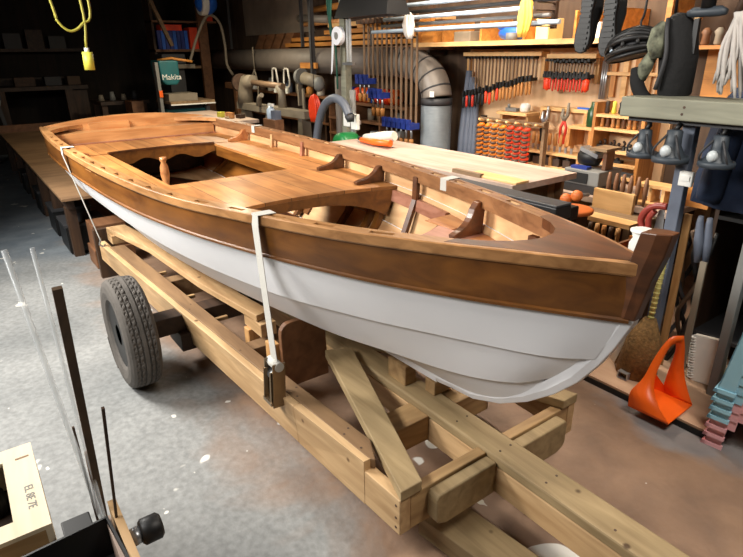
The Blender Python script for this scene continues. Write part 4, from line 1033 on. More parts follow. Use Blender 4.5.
# dark cabinet behind, tools in it
dk = thing('dark_cabinet', 'dark open cabinet under the jacket at the right edge', 'cabinet', (.05,2.0,0))
obj('back', MB().box(-.62,.60,2.28,2.30,0,1.3), 'black', dk); obj('side', MB().box(.58,.60,1.85,2.2795,0,1.3), 'black', dk); obj('shelf', MB().box(-.60,.5795,1.85,2.2795,.80,.82), 'black', dk); obj('bottom', MB().box(-.60,.5795,1.85,2.2795,.12,.14), 'dark_grey', dk); obj('side', MB().box(-.62,-.60,1.85,2.2795,0,1.3), 'dark_wood_z', dk)
dr = thing('power_drill', 'grey power drill on the shelf of the dark cabinet', 'drill', (-.35,1.85,.8205))
obj('body', MB().cyl((-.46,1.92,.90),(-.22,1.92,.895),.036,.042,16), 'grey', dr); obj('chuck', MB().cyl((-.53,1.92,.90),(-.4605,1.92,.90),.018,.026,14), 'dark_grey', dr); obj('grip', MB().beam((-.27,1.92,.87),(-.25,1.92,.821),.04,.05), 'grey', dr)
solo('orange_clip', MB().tube([(-.53,1.90,.955),(-.47,1.90,.985),(-.41,1.90,1.01)], .012), 'red_clamp', 'small orange-red bar just under the navy jacket', 'bar') if False else None
# handles hanging between the posts
for i, (a_, b_, m_, lab) in enumerate((((-0.530, 1.480, 0.866), (-0.505, 1.480, 0.667),'blue_grey','blue-grey tool hanging between the grey posts, left one'),((-0.496, 1.500, 0.860), (-0.475, 1.500, 0.661),'blue_grey','blue-grey tool hanging between the grey posts, right one'))):
    solo('garden_tool', MB().tube([Vector(a_)+Vector((0,0,.03)), a_, Vector(a_).lerp(Vector(b_),.5), b_], [.012,.016,.022,.014], 10), m_, lab, 'tool', 'blue-grey tools')
for i, (a_, b_, w_, m_, lab) in enumerate((((-0.597, 1.500, 0.888), (-0.563, 1.500, 0.261), .035,'pine_z','pale wooden strip standing behind the grey post'),((-0.465, 1.460, 0.683), (-0.454, 1.460, 0.231),.03,'cast','greyish flat bar standing right of the pale wooden strip'))):
    solo('upright_strip', MB().beam((a_[0],a_[1],a_[2]),(a_[0]+.005,b_[1],.032),w_,.012,up=(0,1,0)), m_, lab, 'strip')
dbun = thing('cable_bundle', 'dark twisted cables hanging behind the grey post', 'cables', (-.58,1.62,.03))
for k in range(7):
    x = -.585+.022*(k-3)
    obj('cable', MB().tube(smooth_path([(x+.03*math.sin(k*2+j*1.3),1.60+.03*math.cos(k+j*1.7),.04+.75*j/7) for j in range(8)], 4), .012, 7), ('black','gunk_brown','dark_grey')[k % 3], dbun)
# floor platform with broom, dustpan, notebook
pf = thing('floor_dolly', 'low black-edged plywood platform on the floor beyond the bow', 'platform', (-.5,1.35,0))
def rrect(x0,x1,y0,y1,r,z,n=6):
    out = []
    for cx, cy, a0 in ((x1-r,y0+r,-PI/2),(x1-r,y1-r,0),(x0+r,y1-r,PI/2),(x0+r,y0+r,PI)):
        out += [(cx+r*math.cos(a0+PI/2*i/n), cy+r*math.sin(a0+PI/2*i/n), z) for i in range(n+1)]
    return out
obj('base', MB().prism(rrect(-.93,-.12,1.09,1.62,.06,.0), (0,0,.030)), 'black', pf); obj('top', MB().prism(rrect(-.925,-.125,1.095,1.615,.058,.0302), (0,0,.012)), 'ply', pf)
solo('steel_tube', MB().box(-.655,-.60,1.19,1.30,.0425,.047).box(-.655,-.60,1.19,1.30,.078,.0825).box(-.655,-.650,1.19,1.30,.047,.078).box(-.605,-.60,1.19,1.30,.047,.078), 'steel', 'short square steel tube on the platform beside the orange dustpan', 'tube')
# dustpan: two tall side flanges that run up into one looped handle over a low scoop
A = Vector((-0.472, 0.991, 0.045)); B = Vector((-0.279, 0.998, 0.045)); Cc = Vector((-0.287, 1.235, 0.045)); D = A+(Cc-B)*1.0
dp = thing('dustpan', 'bright orange plastic dustpan with a tall looped handle on the floor platform', 'dustpan', tuple(A))
up = Vector((0,0,1))
obj('floor', MB().prism([A, B, Cc, D], (0,0,.006)), 'orange', dp)
def flange(name, pa, pb, th=.005):
    pa = smooth_path(pa, 5); pb = smooth_path(pb, 5); n_ = min(len(pa), len(pb)); vs = []
    for k in range(n_): vs += [pa[k], pb[k]]
    mb = MB(); mb.add(vs, [(2*k,2*k+1,2*k+3,2*k+2) for k in range(n_-1)], smooth=True)
    obj(name, mb, 'orange', dp, solidify=th)
e_ = up*.006
flange('side_flange', [A+e_, A+up*.085, (-0.441, 1.020, 0.207), (-0.424, 1.060, 0.314), (-0.397, 1.110, 0.409), (-0.360, 1.160, 0.419)], [B+e_, (-0.334, 1.000, 0.106), (-0.380, 1.020, 0.167), (-0.397, 1.050, 0.250), (-0.389, 1.110, 0.365), (-0.363, 1.160, 0.386)])
flange('side_flange', [(-0.360, 1.160, 0.419), (-0.355, 1.190, 0.338), (-0.352, 1.220, 0.220), (-0.327, 1.235, 0.126), Cc+e_], [(-0.383, 1.140, 0.400), (-0.392, 1.180, 0.314), (-0.417, 1.210, 0.181), (-0.426, 1.220, 0.098), D.lerp(Cc,.35)+e_])
mb = MB(); mb.hexa([A+e_, A+(B-A)*.03+e_, D+(B-A)*.03+e_, D+e_, A+up*.085, A+(B-A)*.03+up*.085, D+(B-A)*.03+up*.085, D+up*.085])
obj('back_wall', mb, 'orange', dp)
mb = MB(); mb.hexa([D+e_, D.lerp(Cc,.45)+e_, D.lerp(Cc,.45)+e_+Vector((0,.005,0)), D+e_+Vector((0,.005,0)), D+up*.085, (-0.429, 1.225, 0.095), (-0.431, 1.230, 0.092), D+up*.085+Vector((0,.005,0))])
obj('rear_panel', mb, 'orange', dp)
# broom
bc = Vector((-0.613, 1.310, 0.182))
br = thing('broom', 'straw broom with a pale bamboo handle leaning behind the bow', 'broom', (bc[0],bc[1],.043))
top_ = Vector((-0.606, 1.370, 0.819)); neck = Vector((-0.600, 1.320, 0.348))
obj('handle', MB().tube([neck, neck.lerp(top_,.5), top_], .014, 10), 'bamboo', br)
for i in range(13):
    q = neck.lerp(top_, .06+i*.055); obj('binding', MB().lathe([(.0135,-.006),(.017,0),(.0135,.006)], tuple(q), n=10), 'bamboo', br)
mb = MB()
obj('bristle_core', MB().tube([neck+up*.02, neck.lerp(bc,.6), Vector((bc[0]-.01,bc[1],.045))], [.03,.085,.10], 16), 'straw', br)
for i in range(210):
    a = random.uniform(0,2*PI); r0 = random.uniform(.3,1)
    b_ = Vector((bc[0]-.01+.118*r0*math.cos(a), bc[1]+.075*r0*math.sin(a), .044+.05*random.random()*(1-r0*.4)))
    mid = neck.lerp(b_,.5)+Vector((.03*r0*math.cos(a),.02*r0*math.sin(a),.0))
    mb.tube([neck+Vector((.02*r0*math.cos(a),.02*r0*math.sin(a),.02)), mid, b_], [.003,.003,.0018], 4)
tag(obj('bristles', mb, 'straw', br), kind='stuff')
# spiral notebook and white packet leaning
nb = thing('spiral_notebook', 'white spiral-bound notebook standing on edge behind the orange dustpan', 'notebook', (-.40,1.50,.043))
c0 = Vector((-.41,1.49,.043)); R_ = Matrix.Rotation(-.12,3,'Y')
mb = MB(); mb.cbox((.075,0,.125),(.15,.028,.25)); mb.v = [tuple(c0+R_@Vector(v)) for v in mb.v]; obj('pages', mb, 'paper', nb)
mb = MB(); mb.cbox((.075,-.0155,.125),(.154,.002,.254)); mb.v = [tuple(c0+R_@Vector(v)) for v in mb.v]; obj('cover', mb, 'white', nb)
for i in range(16):
    mb = MB(); mb.lathe([(.014,-.0025),(.019,-.0025),(.019,.0025),(.014,.0025),(.014,-.0025)], (-.004,-.008,.015+i*.0147), n=12); mb.v = [tuple(c0+R_@Vector(v)) for v in mb.v]; obj('spiral_ring', mb, 'white', nb)
t = thing('paper_packet', 'crumpled paper packet with yellow edges right of the spiral notebook', 'packet', (-.25,1.50,.043))
mb = MB(); mb.hexa([(-.285,1.46,.043),(-.24,1.46,.043),(-.23,1.54,.043),(-.28,1.54,.043),(-.25,1.47,.22),(-.19,1.47,.25),(-.19,1.53,.26),(-.25,1.54,.23)]); obj('body', mb, 'paper', t); obj('flap', MB().hexa([(-.29,1.455,.05),(-.275,1.45,.05),(-.275,1.458,.05),(-.29,1.459,.05),(-.255,1.455,.2),(-.235,1.45,.2),(-.235,1.459,.2),(-.255,1.459,.2)]), 'yellow', t)
# stack of step stools
def stool(name, loc, mat, lab, first):
    t = thing(name, lab, 'stool', (0,0,0), 'stacked plastic step stools')
    B0, T0, H = .175, .110, .54
    th = .005
    def q(s, z): k = B0+(T0-B0)*z/H; return k
    obj('top', MB().prism(rrect(-T0,T0,-T0,T0,.02,H-.008,4), (0,0,.008)), mat, t)
    for a in range(4):
        R4 = Matrix.Rotation(a*PI/2,3,'Z'); mb = MB(); 
        # side panel with an arched opening at the foot and a hand hole
        def pan(u0,u1,z0,z1):
            pts = []
            for z, in ((z0,),(z1,)):
                k = q(0,z)
                pts.append([(u0*k,-k,z),(u1*k,-k,z),(u1*k,-k+th,z),(u0*k,-k+th,z)])
            mb.hexa(pts[0]+pts[1])
        pan(-1,-.62,0,.10); pan(.62,1,0,.10); pan(-1,-.45,.10,.15); pan(.45,1,.10,.15); pan(-1,1,.15,.26); pan(-1,-.45,.26,.38); pan(.45,1,.26,.38); pan(-1,1,.38,H-.008)
        mb.v = [tuple(R4@Vector(v)) for v in mb.v]; obj('side', mb, mat, t)
        for kk in (0, 1):
          mb = MB(); kk == 0 and mb.hexa([(-.186,-.186,0),(-.10,-.186,0),(-.10,-.168,0),(-.186,-.168,0),(-.182,-.182,.016),(-.10,-.182,.016),(-.10,-.168,.016),(-.182,-.168,.016)]); kk == 1 and mb.hexa([(.10,-.186,0),(.186,-.186,0),(.186,-.168,0),(.10,-.168,0),(.10,-.182,.016),(.182,-.182,.016),(.182,-.168,.016),(.10,-.168,.016)]); mb.v = [tuple(R4@Vector(v)) for v in mb.v]; obj('foot_rim', mb, mat, t)
    t.location = loc; t.rotation_euler = (0,0,.12)
    return t
SX, SY = .005, 1.265
s1 = stool('step_stool', (SX,SY,0), 'pastel_pink', 'pale pink plastic step stool at the bottom of the stack', True)
dup(s1, (SX,SY,.045), 'pale pink plastic step stool second from the bottom of the stack'); dup(s1, (SX,SY,.090), 'pale pink plastic step stool third from the bottom, just under the blue ones')
s2 = stool('step_stool', (SX,SY,.135), 'pastel_blue', 'lowest pale blue plastic step stool, resting on the pink ones', True)
for i, n_ in enumerate(('second lowest pale blue plastic step stool in the stack','second highest pale blue plastic step stool in the stack','pale blue plastic step stool on top of the stack')): dup(s2, (SX,SY,.180+.045*i), n_)

# ---------------------------------------------------------------- overhead rail and what hangs from it
solo('overhead_rail', MB().box(-1.9,.5,1.47,1.53,2.0,2.06).box(-1.8,-1.76,1.48,1.52,2.06,3.1).box(.3,.34,1.48,1.52,2.06,3.1), 'dark_wood', 'dark overhead rail from which shoes, helmet and bag hang', 'rail')
def shoe(px, lab, tilt):
    c = Vector(px)
    t = thing('shoe', lab, 'shoe', tuple(c), 'dark shoes hanging by the tool wall')
    outl = [(.0,-.150),(.028,-.140),(.044,-.105),(.048,-.06),(.038,0),(.034,.05),(.040,.10),(.030,.138),(0,.148),(-.030,.138),(-.038,.10),(-.030,.05),(-.036,0),(-.048,-.06),(-.046,-.105),(-.03,-.14)]
    R2 = Matrix.Rotation(tilt,3,'Y')
    f = lambda v: c+R2@Vector(v)
    obj('sole', MB().prism([f((a,0,b)) for a, b in outl], (0,.022,0)), 'black', t, bevel=.005)
    mb = MB()
    for k in range(11):
        z = -.125+.026*k; w_ = .030 if abs(z) < .11 else .022
        mb2 = MB().cbox((0,-.003,z),(w_*2,.006,.012)); mb2.v = [tuple(f(v)) for v in mb2.v]; obj('tread_bar', mb2, 'black', t)
    obj('upper', MB().tube([f((0,.045,-.125)), f((0,.055,-.08)), f((0,.06,-.01)), f((0,.075,.06)), f((0,.08,.125))], [.022,.036,.036,.042,.036], 14), 'black_soft', t)
    obj('lace', MB().tube([f((0,.05,.12)), (c[0],1.5,2.0)], .005), 'black', t)
shoe((-1.301, 1.470, 1.778), 'black shoe hanging sole outward, left one of the pair', .05); shoe((-1.159, 1.470, 1.758), 'black shoe hanging sole outward, right one beside the helmet', -.03)
hc = Vector((-1.018, 1.500, 1.657))
hm = thing('bicycle_helmet', 'black bicycle helmet with air vents hanging from the overhead rail', 'helmet', tuple(hc), None)
R3 = Matrix.Rotation(-.25,3,'Y')
def hp_(u, v, k=1.0):
    x = .135*k*math.cos(v)*math.cos(u); y = .10*k*math.cos(v)*math.sin(u); z = .088*k*math.sin(v)
    return hc+R3@Vector((x, y, z-.02))
rings = []
for j in range(13):
    v = -.30+(PI/2+.28)*j/12; rings.append([hp_(2*PI*k/28, min(v,PI/2-.02), .90) for k in range(28)])
obj('inner_liner', MB().ring(rings), 'dark_grey', hm)
for i in range(-4, 5):
    ph = i*.33; pts = []; rr = []
    for k in range(15):
        a = PI*(.04+.92*k/14); pts.append(hc+R3@Vector((.142*math.cos(a), .108*math.sin(a)*math.sin(ph), .100*math.sin(a)*math.cos(ph)-.02+(-.018 if abs(i) == 4 else 0)))); rr.append(.004+.0125*math.sin(a))
    obj('rib', MB().tube(pts, rr, 8), 'black', hm)
for cx_ in (-.07, .0, .07):
    pts = []
    for k in range(13):
        a = PI*(.06+.88*k/12); s_ = math.sqrt(1-(cx_/.142)**2); pts.append(hc+R3@Vector((cx_, .106*s_*math.cos(a), .097*s_*math.sin(a)-.02)))
    obj('cross_rib', MB().tube(pts, .010, 8), 'black', hm)
obj('rim_band', MB().tube([hp_(2*PI*k/28, -.22, 1.0) for k in range(29)], .011, 8), 'black', hm)
obj('logo_mark', MB().cbox(tuple(hp_(-2.0,.15,1.06)), (.022,.008,.014), R=Matrix.Rotation(.5,3,'Y')), 'blue_pipe', hm)
obj('chin_strap', MB().tube(smooth_path([hp_(-.6,-.2), hc+Vector((.02,.0,.10)), hc+Vector((.03,0,.16)), (hc[0]+.03,1.5,2.0)], 5), .006, 6), 'black', hm)
bcn = Vector((-0.837, 1.500, 1.606))
bg = thing('backpack', 'dark backpack with camouflage side hanging beside the helmet', 'backpack', tuple(bcn))
obj('body', MB().tube([bcn+Vector(v) for v in ((.045,.02,-.20),(.05,.02,-.16),(.04,.02,0),(.02,.02,.12),(.0,.02,.17),(-.01,.02,.19))], [.04,.075,.085,.08,.055,.02], 18), 'black_soft', bg)
obj('camouflage_pocket', MB().tube([bcn+Vector(v) for v in ((-.03,-.05,.0),(-.035,-.055,.06),(-.03,-.05,.12),(-.02,-.04,.155))], [.03,.045,.042,.02], 14), 'camo', bg)
obj('camouflage_strap', MB().tube([bcn+Vector(v) for v in ((-.05,-.05,.02),(-.075,-.055,-.04),(-.09,-.05,-.10))], [.025,.034,.022], 12), 'camo', bg)
obj('shoulder_strap', MB().tube(smooth_path([bcn+Vector(v) for v in ((-.12,-.04,-.05),(-.10,-.06,-.12),(-.05,-.05,-.19),(.02,-.03,-.20))], 5), .032, 10), 'black_soft', bg)
obj('zip_band', MB().tube(smooth_path([bcn+Vector(v) for v in ((.0,-.07,-.14),(.03,-.08,.0),(.01,-.07,.12),(-.01,-.04,.17))], 5), .010, 8), 'dark_grey', bg)
obj('hanging_loop', MB().tube([bcn+Vector((-.01,.02,.185)), (bcn[0]-.01,1.5,2.0)], .007), 'black', bg)
bt = thing('paddle_stand', 'black T-shaped tool hanging right of the backpack', 'tool', (-.65,1.5,1.7))
q = Vector((-0.695, 1.500, 1.794))
obj('crosspiece', MB().tube([q+Vector((-.085,0,.0)), q+Vector((-.06,0,.005)), q+Vector((.06,0,.005)), q+Vector((.085,0,.0))], [.012,.022,.022,.012], 12), 'lamp_grey', bt); obj('leg', MB().beam(q+Vector((-.035,0,-.02)), q+Vector((-.03,0,-.17)), .022, .022), 'black', bt); obj('leg', MB().beam(q+Vector((.03,0,-.02)), q+Vector((.03,0,-.13)), .014, .014), 'black', bt)
obj('hanging_rod', MB().cyl(q+Vector((0,0,.02)), (q[0],1.5,2.0), .030), 'black', bt)
mp_ = thing('string_mop', 'pale string mop head hanging at the right edge above the jacket', 'mop', (-.4,1.45,1.45))
a0 = Vector((-0.531, 1.420, 1.787))
for k in range(26):
    e = Vector((-0.576, 1.420, 1.475)) + Vector((random.uniform(-.01,.16), random.uniform(-.04,.03), random.uniform(-.03,.05)))
    m2 = a0.lerp(e,.5)+Vector((random.uniform(-.02,.03),0,random.uniform(0,.03)))
    obj('strand', MB().tube(smooth_path([a0+Vector((random.uniform(-.01,.02),0,0)), m2, e], 4), [.008]*8+[.004], 6), 'white_rag', mp_)
obj('mop_handle', MB().cyl(a0, (a0[0]+.02,1.5,2.0), .014), 'dark_wood', mp_)
# shelf far right behind the hanging things
s5 = thing('amber_shelf', 'warm lit wooden shelf behind the hanging backpack', 'shelf', (-1.1,2.9,1.6))
obj('board', MB().box(-1.62,-.70,2.85,3.158,1.64,1.665), 'amber_wood', s5); obj('back_board', MB().box(-1.40,-1.10,3.11,3.158,1.25,1.6395), 'amber_wood', s5); obj('upright', MB().box(-1.62,-1.58,2.86,3.158,1.6655,2.05), 'amber_wood', s5); obj('brace', MB().beam((-1.52,3.0,1.67),(-1.38,3.0,2.05),.05,.03), 'shelf_wood', s5)
for i in range(7):
    x = -1.36+.085*i
    solo('shelf_tool', MB().lathe([(.02,0),(.028,.01),(.024,.06),(.034,.085),(.012,.11)], (x,2.95,1.6655), n=10), ('brown_board','cast','dark_wood','amber_z','cast','white','dark_wood')[i], f'small tool on the warm lit shelf behind the backpack, {ORD[i]}', 'tool', 'tools on the warm lit shelf')
solo('red_cloth', MB().box(-1.18,-1.10,3.0,3.04,1.7,1.92), 'red', 'red cloth hanging above the warm lit shelf', 'cloth')
# ================================================================ UPPER SHELF, PIPES, LUMBER
us = thing('upper_shelf', 'long pale wooden shelf above the tool panel', 'shelf', (-3.4,2.95,1.69))
obj('board', MB().box(-4.20,-1.75,2.74,3.198,1.695,1.72), 'shelf_wood', us); obj('front_lip', MB().box(-4.20,-1.75,2.725,2.7395,1.69,1.73), 'shelf_wood', us)
for x in (-4.18,-3.80,-3.30,-2.80,-2.30,-1.95): obj('divider', MB().box(x,x+.022,2.78,3.198,1.7205,1.93), 'amber_wood', us)
for i, (x, w_, h_, m_, lab, cat) in enumerate(((-4.05,.18,.12,'amber_wood','amber wooden box on the upper shelf, left compartment','box'),(-3.55,.22,.10,'cast','grey bundle on the upper shelf, middle compartment','bundle'),(-2.62,.13,.17,'cream','pale yellow box on the upper shelf above the narrow clamp rack','box'),(-2.15,.14,.12,'white','white box on the upper shelf behind the left shoe','box'))):
    solo('storage_box' if cat == 'box' else 'bundle', MB().box(x-w_/2,x+w_/2,2.80,3.0,1.7205,1.7205+h_), m_, lab, cat, bevel=.006)
bb = thing('blue_bag', 'crumpled blue plastic bag on the upper shelf left of the pale yellow box', 'bag', (-3.0,2.9,1.7205))
obj('body', MB().sph((-2.98,2.88,1.79),(.17,.09,.068),14), 'blue_bright', bb); obj('knot', MB().sph((-3.08,2.84,1.84),(.05,.04,.03),10), 'blue_bright', bb)
solo('grey_tin', MB().cyl((-2.92,2.78,1.7205),(-2.92,2.78,1.79),.05,n=16), 'grey', 'grey tin in front of the crumpled blue bag', 'tin')
# overhead pipe rack
pr_ = thing('pipe_rack', 'dark hanging rack holding long pipes above the upper shelf', 'rack', (-3.2,2.5,1.82))
for x in (-4.15,-2.35):
    obj('hanger', MB().box(x-.02,x+.02,2.58,2.61,1.80,3.1), 'dark_wood_z', pr_)
    for z in (1.812,1.866,1.920,1.974,2.028): obj('arm', MB().box(x-.012,x+.012,2.36,2.5795,z,z+.008), 'dark_wood', pr_)
for i, (y, z, r_, m_, lab) in enumerate(((2.40,1.838,.017,'blue_pipe','pale blue pipe, lowest on the hanging rack'),(2.45,1.890,.015,'grey_pipe','grey pipe, second from the bottom of the hanging rack'),(2.40,1.945,.017,'blue_pipe','pale blue pipe in the middle of the hanging rack'),(2.46,1.997,.015,'dark_grey','dark pipe, second from the top of the hanging rack'),(2.41,2.054,.018,'blue_pipe','pale blue pipe on top of the hanging rack'),(2.52,1.838,.016,'grey_pipe','grey pipe at the back of the lowest arm of the hanging rack'))):
    solo('pipe', MB().cyl((-4.45+.1*(i % 3),y,z),(-2.15-.13*(i % 3),y,z),r_,n=14), m_, lab, 'pipe', 'pipes on the hanging rack')
cb_ = thing('white_cloth', 'crumpled white cloth hanging from the pipes', 'cloth', (-4.0,2.38,1.78))
obj('folds', drape([(1.76,.03,.02,.02),(1.80,.055,.03,.01),(1.88,.07,.035,0),(1.95,.05,.03,0),(1.99,.02,.015,0)], -3.82, 2.36, 5, amp=.25), 'white_rag', cb_)
cb_ = thing('orange_cloth', 'crumpled amber cloth hanging from the pipes above the pale yellow box', 'cloth', (-2.4,2.38,1.78))
obj('folds', drape([(1.74,.03,.02,-.02),(1.79,.05,.03,-.01),(1.88,.06,.03,0),(1.98,.045,.03,0),(2.02,.02,.015,0)], -2.42, 2.34, 5, amp=.25), 'amber_cloth', cb_)
# lumber boards stacked behind the sash clamps
for i, (z, x0, x1, m_) in enumerate(((1.66,-7.6,-4.0,'brown_board'),(1.73,-7.4,-3.95,'amber_wood'),(1.80,-7.2,-4.1,'amber_wood'),(1.87,-6.3,-3.9,'amber_wood'),(1.95,-6.2,-4.0,'shelf_wood'))):
    solo('lumber_board', MB().box(x0,x1,2.96,3.15,z,z+.05), m_, f'long board in the lumber rack above the duct, {("bottom","second from bottom","middle","second from top","top")[i]} of five', 'board', 'boards in the lumber rack', bevel=.004)
lr = thing('lumber_rack', 'dark bracket rack under the long boards on the back wall', 'rack', (-5.5,3.1,1.6))
for x in (-7.0,-5.6,-4.2): obj('arm', MB().box(x-.03,x+.03,2.95,3.198,1.61,1.659), 'dark_wood', lr)
for z in (1.7105,1.7805,1.8505,1.9205):
    for x in (-6.1,-4.4): obj('spacer', MB().box(x-.02,x+.02,2.97,3.14,z,z+.019), 'dark_wood', lr)
for i in range(4):
    x = -8.5+.30*i
    solo('board_end', MB().hexa([(x,2.98,1.70),(x+.24,2.98,1.70),(x+.24,3.14,1.70),(x,3.14,1.70),(x+.22,2.98,1.92),(x+.46,2.98,1.92),(x+.46,3.14,1.92),(x+.22,3.14,1.92)]), 'brown_board', f'slanted brown board above the duct, {ORD[i]} of four', 'board', 'slanted boards above the duct')
solo('board_ledge', MB().box(-8.7,-7.05,2.95,3.198,1.66,1.699), 'dark_wood', 'dark ledge under the slanted brown boards', 'ledge')
solo('canvas_sheet', MB().hexa([(-9.2,3.17,1.93),(-6.9,3.17,1.93),(-6.9,3.198,1.93),(-9.2,3.198,1.93),(-9.2,3.15,2.7),(-7.2,3.15,2.7),(-7.2,3.19,2.7),(-9.2,3.19,2.7)]), 'canvas', 'pale canvas sheet hanging on the back wall above the slanted boards', 'sheet')
for i, (a_, b_, r_, m_, lab) in enumerate((((-7.0,3.0,2.10),(-6.2,3.0,2.05),.05,'duct_grey','grey roll lying above the lumber boards'),((-6.9,3.02,2.02),(-5.9,3.02,2.02),.03,'cedar','pale round pole above the lumber boards'),((-6.6,3.0,2.19),(-5.8,3.0,2.20),.04,'amber_wood','amber pole at the top above the lumber boards'))):
    solo('pole', MB().cyl(a_, b_, r_, n=12), m_, lab, 'pole', 'poles above the lumber')
solo('pole_bracket', MB().box(-6.55,-6.5,2.94,3.198,1.9905,2.001) if False else MB().box(-6.42,-6.38,3.05,3.198,2.0005,2.30), 'dark_wood_z', 'dark bracket behind the poles above the lumber boards', 'bracket')
# sash clamps
bar_rail = thing('clamp_rail', 'wooden rail from which the tall bar clamps hang', 'rail', (-4.6,2.8,1.9))
obj('rail', MB().box(-4.98,-3.75,2.58,2.63,1.90,1.955), 'amber_wood', bar_rail)
for x in (-4.95,-3.80): obj('hanger', MB().box(x-.02,x+.02,2.631,2.66,1.905,3.1), 'dark_wood_z', bar_rail)
def sash(L, lab):
    t = thing('sash_clamp', lab, 'clamp', (0,0,0), 'tall bar clamps in a row')
    obj('bar', MB().box(-.012,.012,-.006,.006,-L,.10), 'bar_steel', t); obj('top_jaw', MB().box(-.02,.02,-.09,.02,.03,.07), 'rust', t)
    obj('sliding_head', MB().box(-.03,.03,-.11,.025,-L+.0,-L+.06).box(-.02,.02,-.12,-.08,-L+.061,-L+.10), 'blue', t); obj('screw', MB().cyl((0,-.06,-L+.03),(0,-.06,-L-.10),.012), 'steel', t); obj('handle', MB().lathe([(.02,-L-.10),(.026,-L-.12),(.02,-L-.19)], (0,-.06,0), n=10), 'blue' if L > 1 else 'amber_z', t)
    return t
sp_ = {}
for i in range(12):
    x = -4.83+.082*i; L = 1.0 if i >= 6 else (.72 if i >= 3 else .58)
    lab = f'tall steel clamp with blue head, {ORD[i]} in the row by the duct elbow'
    loc = (x, 2.565, 1.90)
    if L not in sp_: sp_[L] = sash(L, lab); sp_[L].location = loc
    else: dup(sp_[L], loc, lab)
# post, tape and light hood
solo('post', MB().box(-4.55,-4.46,2.06,2.14,0,3.1), 'grey_board', 'grey vertical post with a roll of tape hanging on it', 'post', bevel=.004)
tp = thing('tape_roll', 'white roll of tape with a loose tail hanging on the grey post', 'tape', (-4.4,2.0,1.75))
tc_ = (-4.42,1.96,1.80)
obj('roll', MB().lathe([(.035,-.025),(.085,-.025),(.085,.025),(.035,.025),(.035,-.025)], tc_, 'y', 28), 'tape', tp); obj('core', MB().lathe([(.030,-.026),(.0345,-.026),(.0345,.026),(.030,.026),(.030,-.026)], tc_, 'y', 24), 'grey', tp)
obj('tail', MB().hexa([(-4.545,1.94,1.44),(-4.51,1.935,1.47),(-4.51,1.937,1.47),(-4.545,1.942,1.44),(-4.508,1.94,1.80),(-4.45,1.937,1.84),(-4.45,1.939,1.84),(-4.508,1.942,1.80)]), 'tape', tp); obj('nail', MB().cyl((tc_[0]-.05,2.059,1.83),(tc_[0]-.02,1.93,1.825),.008), 'steel', tp)
ct = thing('clear_tube', 'pair of clear plastic tubes hanging right of the tape roll', 'tube', (-4.3,2.0,1.5))
for dx in (0,.05): obj('tube', MB().cyl((-4.32+dx,2.0,1.56),(-4.32+dx,2.0,1.95),.014), 'clear', ct)
obj('clip', MB().box(-4.40,-4.22,1.985,2.015,1.53,1.555), 'steel', ct); obj('cord', MB().cyl((-4.295,2.0,1.95),(-4.295,2.0,3.1),.004), 'black', ct)
hd = thing('light_hood', 'long black light hood hanging at the top right of the grey post', 'light', (-4.0,2.0,1.93))
obj('body', MB().hexa([(-4.44,1.93,1.955),(-3.60,1.93,1.955),(-3.60,2.2,1.955),(-4.44,2.2,1.955),(-4.40,1.98,2.12),(-3.64,1.98,2.12),(-3.64,2.15,2.12),(-4.40,2.15,2.12)]), 'black', hd); obj('chain', MB().cyl((-4.2,2.06,2.12),(-4.2,2.06,3.1),.006), 'black', hd); obj('chain', MB().cyl((-3.8,2.06,2.12),(-3.8,2.06,3.1),.006), 'black', hd)
gr = thing('green_rope', 'looped green rope hanging left of the grey post', 'rope', (-4.7,2.05,1.2))
for k in range(4): obj('strand', MB().tube(smooth_path([(-4.70+.02*k,2.04+.02*k,3.08),(-4.72+.03*k,2.03,2.2),(-4.66+.02*math.sin(k*2),2.03,1.85),(-4.62,2.05,1.72),(-4.60,2.05,1.65-.12*k)], 5), .010, 6), 'green_rope', gr)
# duct
du = thing('dust_duct', 'large grey dust duct with an elbow and a ribbed hose going down', 'duct', (-6,2.8,.1))
obj('main_pipe', MB().cyl((-10.8,2.8,1.56),(-4.5,2.8,1.545),.155,n=28), 'duct_dark', du)
el = [(-4.5,2.8,1.545),(-4.35,2.8,1.535),(-4.2,2.8,1.51),(-4.07,2.8,1.46),(-3.96,2.8,1.38),(-3.90,2.8,1.28),(-3.88,2.8,1.20)]
obj('elbow', MB().tube(smooth_path(el, 4), .158, 24), 'duct_grey', du)
for q in (el[1], el[3], el[4], el[5]):
    i = el.index(q); d = (Vector(el[min(i+1,6)])-Vector(el[i-1])).normalized()
    obj('band', MB().cyl(Vector(q)-d*.008, Vector(q)+d*.008, .163, n=24), 'dark_grey', du)
obj('collar', MB().cyl((-3.88,2.8,1.1995),(-3.88,2.8,1.13),.162,n=24), 'dark_grey', du)
prof = []
for i in range(70):
    z = 1.1295-i*.0145; prof += [(.140,z),(.160,z-.0045),(.160,z-.0095)]
obj('ribbed_hose', MB().lathe(prof, (-3.88,2.8,0), n=24), 'flex', du)
obj('label_tag', MB().box(-3.80,-3.74,2.632,2.637,1.22,1.275), 'white', du)
for x in (-9,-6.6,-5): obj('bracket', MB().box(x-.015,x+.015,2.78,2.82,1.72,3.1), 'dark_grey', du)
